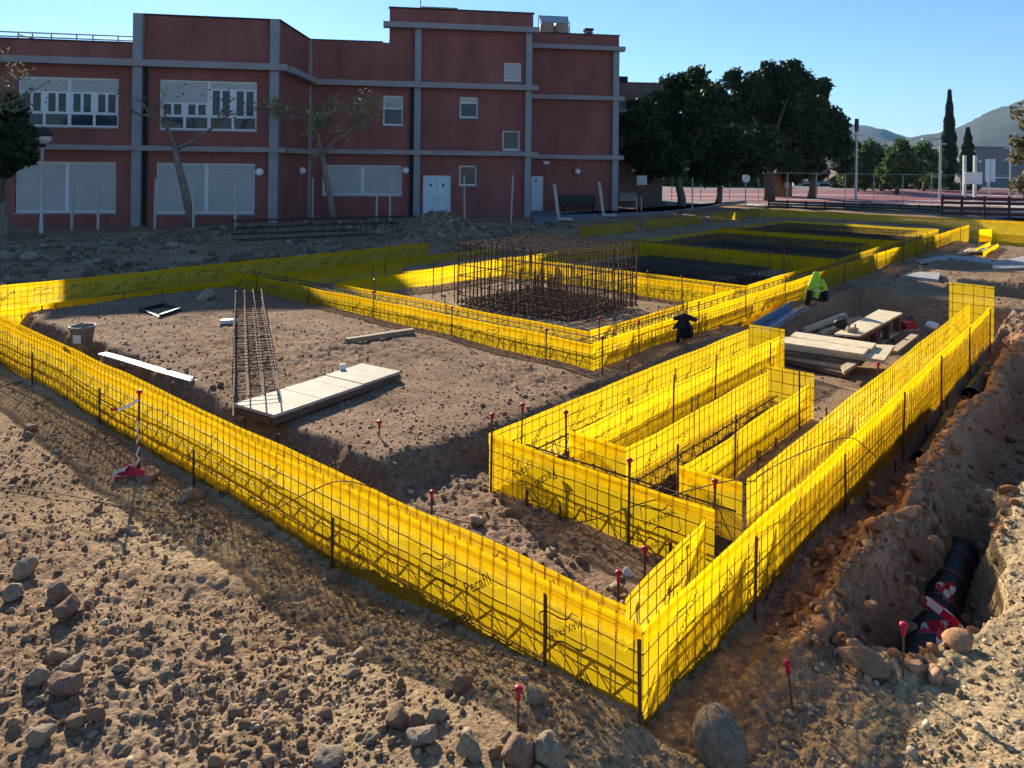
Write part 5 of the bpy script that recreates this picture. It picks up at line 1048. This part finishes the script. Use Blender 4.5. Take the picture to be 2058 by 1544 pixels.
for lab,px,yt,yb,wpx,Y,sd in [('tall slim dark cypress spire at the right',1906,182,397,16,92,51),('shorter thick cypress right of the tall spire',1944,258,392,17,98,52)]:
    b0=PD(px,yb,Y); b0[2]=0; top=PD(px,yt,Y)[2]; t=thing('cypress',lab,'tree',b0); MB().tube([b0-(0,0,.2),b0+(0,0,1.5)],.2,7).build('trunk','bark',t); g=np.random.default_rng(sd); n=6500; s=g.random(n)**.9; rad=wpx/F*Y*np.clip(np.minimum(s*5+.25,1.02),0,1)*(1-np.clip(s-.25,0,1)**1.25*1.28).clip(.03,1)*(.6+.45*g.random(n))*(1+.12*np.sin(s*40)); th=g.random(n)*6.283
    p=np.stack([rad*np.cos(th),rad*np.sin(th),.6+s*(top-.6)],1); u=np.stack([.25*np.cos(th),.25*np.sin(th),np.ones(n)],1)*.34*g.uniform(.6,1.3,n)[:,None]; v=np.stack([-np.sin(th),np.cos(th),0*th],1)*.10+g.normal(size=(n,3))*.04
    V=np.stack([p-u*.5,p+v,p+u*.6,p-v],1).reshape(-1,3); o=bpy.data.objects.new('crown',soup('crown',V,np.arange(4*n).reshape(-1,4),'leaf_cypress')); COL.objects.link(o); o.parent=t
def branchy(name,label,base,pts,lm,tips,n,size,seed,r=.13,bm='bark_pale',Y=None,spread=.8):
    t=thing(name,label,'tree',base); mb=MB(); base=np.asarray(base,float); g=random.Random(seed); ends=[]
    def px3(q): return PD(q[0],q[1],Y+(q[2] if len(q)>2 else 0))
    for br,r0,r1 in pts:
        p=[px3(q) for q in br]; trunk(mb,p,r0,r1,8); ends.append(p[-1])
        for k in range(tips):          # side twigs
            i=g.randrange(max(1,len(p)//2),len(p)) if len(p)>2 else len(p)-1; s=p[i-1]+(p[i]-p[i-1])*g.random()
            if r0>.09: continue
            d=np.array((g.uniform(-1,1),g.uniform(-1,1),g.uniform(-.1,1.))); e=s+d*spread*g.uniform(.4,1.); trunk(mb,[s,(s+e)/2+np.array((0,0,.06)),e],r1*.8,.006,5); ends.append(e)
    mb.build('trunk',bm,t,True)
    if n:
        bl=[(e[0],e[1],e[2],spread*.42*g.uniform(.6,1.3)) for e in ends]; V,Fi=leaves(bl,n,size,seed,.0); o=bpy.data.objects.new('crown',soup('crown',V-base,Fi,lm)); COL.objects.link(o); o.parent=t
    return t
b0=PD(388,466,27.2); b0[2]=-.1
branchy('plane_tree','leaning bare pollarded tree before the middle windows','' if False else b0,[([(388,466),(372,385),(358,330),(352,298)],.15,.11),([(354,300),(335,255),(305,235),(262,225,-.4)],.085,.03),([(305,235),(285,205),(250,192,.5)],.05,.015),([(354,300),(385,285),(430,255),(462,230,.5)],.08,.03),([(430,255),(450,215),(470,200)],.045,.012),([(335,255),(330,220),(315,190)],.045,.012),([(462,230),(500,225),(530,205,.3)],.03,.01)],'leaf_olive',7,150,.10,71,Y=27.2)
b0=PD(674,460,28.2); b0[2]=-.1
branchy('plane_tree','leaning pollarded tree with pale sunlit leaves before the recessed block',b0,[([(674,460),(662,390),(652,340),(648,312)],.13,.10),([(648,315),(640,270),(630,225,.3)],.07,.03),([(648,315),(670,285),(705,262),(735,240)],.07,.025),([(640,270),(655,235),(665,205)],.05,.015),([(705,262),(715,225),(720,200)],.04,.012),([(632,250),(595,235),(560,232)],.05,.015),([(560,232),(535,220)],.03,.01),([(735,240),(745,210)],.03,.01)],'leaf_pale',8,1000,.11,72,Y=28.2,spread=.75)
b0=P(5,488); tree('broadleaf_tree','dark leafy tree at the left border beside the globe lamp','tree',b0,blobpx([(25,275,40),(-20,230,55),(-30,300,60),(45,310,30),(10,330,34)],23.4,8,.05),9000,.17,'leaf_dark',73,bm='bark_pale',r=.2,shell=.3,limbs=5)
b0=PD(-20,488,23.4); b0[2]=0
branchy('bare_shrub_tree','bare pale twigs of a tree at the left border before the upper window',b0,[([(-20,488),(-25,300),(-10,215)],.10,.06),([(-10,215),(40,200),(95,165)],.05,.012),([(-10,215),(20,170),(60,150)],.04,.01),([(-10,215),(30,225),(75,205)],.04,.01),([(-5,210),(15,150),(30,120)],.03,.008)],'leaf_olive',7,220,.10,74,Y=23.6,spread=.7)
b0=PD(2150,470,19); b0[2]=0
tree('olive_tree','sunlit olive tree entering at the right border','tree',b0,blobpx([(2085,235,40),(2078,300,40),(2095,365,45),(2130,260,70),(2120,180,40)],19,9,.05),7000,.10,'leaf_olive',75,bm='bark_pale',r=.16,shell=.1,sub=12,limbs=5)
# hedges behind the court
def hedge(label,x0,x1,y0,y1,Y,n,lm,seed,size=.35):
    bl=[]; g=random.Random(seed)
    x=x0
    while x<x1: r=(y1-y0)*.5*g.uniform(.8,1.15); bl.append((x,(y0+y1)/2+g.uniform(-4,4),r)); x+=r*1.15
    B=blobpx(bl,Y,seed,.03); V,Fi=leaves(B,n,size,seed,.4); base=np.array((np.mean([b[0] for b in B]),Y,0)); o=bpy.data.objects.new('hedge',soup('hedge',V-base,Fi,lm)); COL.objects.link(o); o.location=tuple(base); tag(o,label,'hedge')
hedge('dark hedge behind the court under the pines',1340,1545,338,384,98,9000,'leaf_mid',81)
hedge('dark green hedge behind the court trees',1690,1905,345,394,100,9000,'leaf_dark',82)
hedge('low green hedge right of the cypresses',1905,1965,365,396,95,3000,'leaf_mid',83)
# ------------------------------------------------------------------ sports court and beyond
sheet('court_surround',[P(1330,423)[:2],P(2300,432)[:2],P(2600,372)[:2],P(1330,372)[:2]],.02,'asphalt_light')
sheet('sports_court',[P(1340,404)[:2],P(2400,418)[:2],P(2500,383)[:2],P(1340,383)[:2]],.03,'court')
for i,(a,b) in enumerate([((1340,399.5),(2400,410)),((1340,391),(2400,396))]): sheet('court_line',[P(a[0],a[1]-.6)[:2],P(b[0],b[1]-.6)[:2],P(b[0],b[1]+.6)[:2],P(a[0],a[1]+.6)[:2]],.035,'line_white')
sheet('light_path',[P(1320,412)[:2],P(1545,420)[:2],P(1700,410)[:2],P(2300,424)[:2],P(2300,419)[:2],P(1700,406)[:2],P(1540,411)[:2],P(1330,407)[:2]],.028,'line_white')
sheet('shaded_kerb_strip',[P(1500,424)[:2],P(2300,446)[:2],P(2300,432)[:2],P(1560,414)[:2]],.024,'paving')
def pole(label,px,yt,yb,r=.07,m='galv',name='light_pole',head=None):
    g0=P(px,yb); zt=H-ray(px,yt)[1]*g0[1]; t=thing(name,label,'pole',g0); MB().lathe([(r,-.1),(r*.8,zt)],(g0[0],g0[1],0),8).build('mast',m,t,True)
    if head=='cap': MB().lathe([(0,zt-.1),(.16,zt-.1),(.16,zt+.9),(0,zt+.9)],(g0[0],g0[1],0),8).build('lamp_head','tool_dark',t)
    if head=='arm': MB().tube([(g0[0],g0[1],zt),(g0[0]-1.,g0[1],zt+.02)],.06,5).build('arm',m,t); MB().box((g0[0]-1.3,g0[1],zt),(.6,.25,.12)).build('lamp_head','galv',t)
    if head: MB().tube([(g0[0]-.5,g0[1],zt-.4),(g0[0]+.5,g0[1],zt-.4)],.05,5).build('crossbar',m,t)
    return t
pole('tall floodlight pole with a dark head before the court trees',1720,262,407,.11,head='cap'); pole('tall floodlight pole left of the tall cypress',1889,280,404,.11,head='arm'); pole('thin light pole at the right near the white building',2030,290,398,.09,head='cap')
pole('round sign on a post under the pines',1498,365,414,.05,name='sign_post')
g0=P(1498,414); zz=H-ray(1498,359)[1]*g0[1]; MB().tube([(g0[0],g0[1]-.06,zz),(g0[0],g0[1]-.10,zz)],.28,18).build('sign_disc','lamp_white',bpy.data.objects[[o.name for o in bpy.data.objects if o.name.startswith('sign_post')][0]])
ft=thing('court_fence','thin metal fence posts and rails along the near side of the court','fence',P(1700,408))
for px in list(range(1350,2060,58)): g0=P(px,408+(px-1350)*.012); MB().tube([(g0[0],g0[1],-.1),(g0[0],g0[1],2.3)],.028,5).build('post','galv',ft)
for z in (2.28,): MB().tube([(*P(1350,408)[:2],z),(*P(2058,416.5)[:2],z)],.014,4).build('rail','galv',ft)
nf=thing('dark_barrier','dark red-brown barrier rails beyond the far wall at the right','barrier',P(1980,438))
for z in (.15,.45,.75,1.0): a=P(1895,437);b=P(2300,447); obox(a,b,.05,z,z+.16).build('rail','net_dark',nf)
for px in (1895,1935,1980,2030,2090,2160): g0=P(px,437+(px-1895)*.025); MB().box((g0[0],g0[1]+.08,.6),(.1,.08,1.3)).build('post','net_dark',nf)
nf=thing('dark_barrier','low dark barrier behind the shaded part of the far wall','barrier',P(1700,425))
for z in (.08,.25,.42): obox(P(1545,420),P(1890,433),.05,z,z+.13).build('rail','tool_dark',nf)
for px in range(1545,1900,38): g0=P(px,420+(px-1545)*.038); MB().box((g0[0],g0[1]+.07,.25),(.08,.06,.7)).build('post','tool_dark',nf)
for lab,px in [('grey basketball stand at the right side of the court',1948)]:
    g0=P(px,404); t=thing('basketball_stand',lab,'basketball stand',g0)
    for dx in (-.45,.45): MB().box((g0[0]+dx,g0[1],1.9),(.22,.22,4.0)).build('post','galv',t)
    zz=H-ray(px,358)[1]*g0[1]; MB().box((g0[0],g0[1]-.5,zz),(1.5,.06,1.0)).build('backboard','lamp_white',t); MB().tube([(g0[0]+.22*math.cos(k),g0[1]-.8+.22*math.sin(k),zz-.35) for k in np.linspace(0,6.28,14)],.015,5).build('hoop','tool_red',t)
    MB().box((g0[0],g0[1]-.25,zz-.2),(.9,.45,.08)).build('bracket','galv',t)
kt=thing('goal_frame','white goal frame at the right border of the court','goal frame',P(2010,402))
a=P(1985,402);b=P(2042,404); MB().tube([(*a[:2],0),(*a[:2],2.),(*b[:2],2.),(*b[:2],0)],.06,6).build('frame','lamp_white',kt)
# wooden hut
g0=P(1572,397); g1=P(1590,397); kw=thing('wooden_hut','small orange-brown wooden hut behind the thick pine trunk','hut',g0); a=P(1551,396);b=P(1592,396); zt=H-ray(1570,349)[1]*a[1]; wn=14
for i in range(wn): p=a+(b-a)*(i+.5)/wn; MB().box((p[0],p[1]+.8,zt/2),((b[0]-a[0])/wn*.94,1.6+.03*(i%2),zt)).build('plank','hut_wood',kw)
MB().box(((a+b)/2+(0,.8,zt+.05)),(b[0]-a[0]+.4,2.1,.1)).build('roof','wood_dark',kw); MB().box((a[0]*.35+b[0]*.65,a[1]-.035,zt*.62),(.35,.03,.9)).build('window','window_lit',kw)
# far buildings
def farblock(name,label,x0,x1,yt,yb,Y,m,dep=8):
    a=PD(x0,yb,Y);b=PD(x1,yt,Y); t=thing(name,label,'building',((a[0]+b[0])/2,Y,0)); MB().box(((a[0]+b[0])/2,Y+dep/2,(b[2]-.3)/2),(b[0]-a[0],dep,b[2]+.3)).build('wall',m,t); MB().box(((a[0]+b[0])/2,Y+dep/2,b[2]+.12),(b[0]-a[0]+.3,dep+.3,.18)).build('parapet',m,t); return t
t=farblock('low_white_building','low white building glimpsed behind the pine trunks',1595,1690,366,398,106,'far_white')
for px in (1625,1660): a=PD(px,378,105.95); MB().box(a,(1.6,.1,1.2)).build('window','glass',t)
t=farblock('grey_building','grey flat-roofed building with one tall bright window at the right',1958,2200,300,398,112,'far_grey',14)
a=PD(1990,343,111.9); MB().box(a,(20/F*112,.12,46/F*112)).build('window','window_lit',t); MB().box(a-(0,.07,0),(.1,.1,46/F*112)).build('window_mullion','far_white',t); a=PD(1969,325,111.9); MB().box(a,(.35,.25,.35)).build('wall_lamp','lamp_white',t)
farblock('court_wall','long low pale wall behind the trees at the back of the court',1340,1560,362,384,112,'far_white',.4)
# hills
def hills(name,prof,Y,depth,seed):
    xs=np.linspace(prof[0][0],prof[-1][0],160); ys=np.interp(xs,[p[0] for p in prof],[p[1] for p in prof])-1.2*np.abs(vn(xs*.08,xs*0,seed))*1.5; nr=34; V=np.zeros((len(xs),nr,3))
    for i,(px,py) in enumerate(zip(xs,ys)):
        u,v=ray(px,py); zt=H-v*Y
        for k in range(nr):
            s=k/(nr-1); f=math.sin(min(s/.7,1)*math.pi/2)**1.2 if s<.7 else 1-((s-.7)/.3)**2*.8; yy=Y-depth+depth*s/.7; V[i,k]=(u*Y*(.35+.65*yy/Y) if False else u*yy,yy,zt*f*(yy/Y if s<.7 else 1)-5*(s==0))
    G=V.reshape(-1,3); fr=np.clip(np.abs(G[:,2])/60,0,1); G[:,2]+=fbm(G[:,0],G[:,1],.006,5,seed)*12*fr*(np.tile(np.arange(nr)/(nr-1),len(xs))<.66)
    o=bpy.data.objects.new(name,grid_mesh(name,G,len(xs),nr,'hill')); COL.objects.link(o); o['kind']='structure'
hills('hills',[(600,250),(1100,235),(1400,240),(1600,238),(1690,249),(1740,256),(1775,263),(1800,275),(1830,281),(1880,275),(2000,290),(2400,296)],2600,1300,3)
hills('hills_near',[(1500,300),(1780,288),(1840,279),(1880,271),(1910,264),(1950,249),(1990,233),(2030,215),(2070,198),(2150,170),(2300,150),(2700,190)],2000,1000,5)
# haze
lo=-8.; hi=320.; MB().box((0,2200,(lo+hi)/2),(9000,5200,hi-lo)).build('haze','film'); hz=bpy.data.objects['haze']; hm=bpy.data.materials.new('haze_air'); hm.use_nodes=True; hn=hm.node_tree; hn.nodes.clear(); ho=hn.nodes.new('ShaderNodeOutputMaterial'); hv=hn.nodes.new('ShaderNodeVolumePrincipled'); hv.inputs['Color'].default_value=(.28,.60,1,1); hv.inputs['Density'].default_value=.00009; hv.inputs['Anisotropy'].default_value=.2
hn.links.new(hv.outputs[0],ho.inputs['Volume']); hz.data.materials.clear(); hz.data.materials.append(hm); hz['kind']='stuff'; hz['label']='thin bluish haze over the distant hills'; hz['category']='haze'
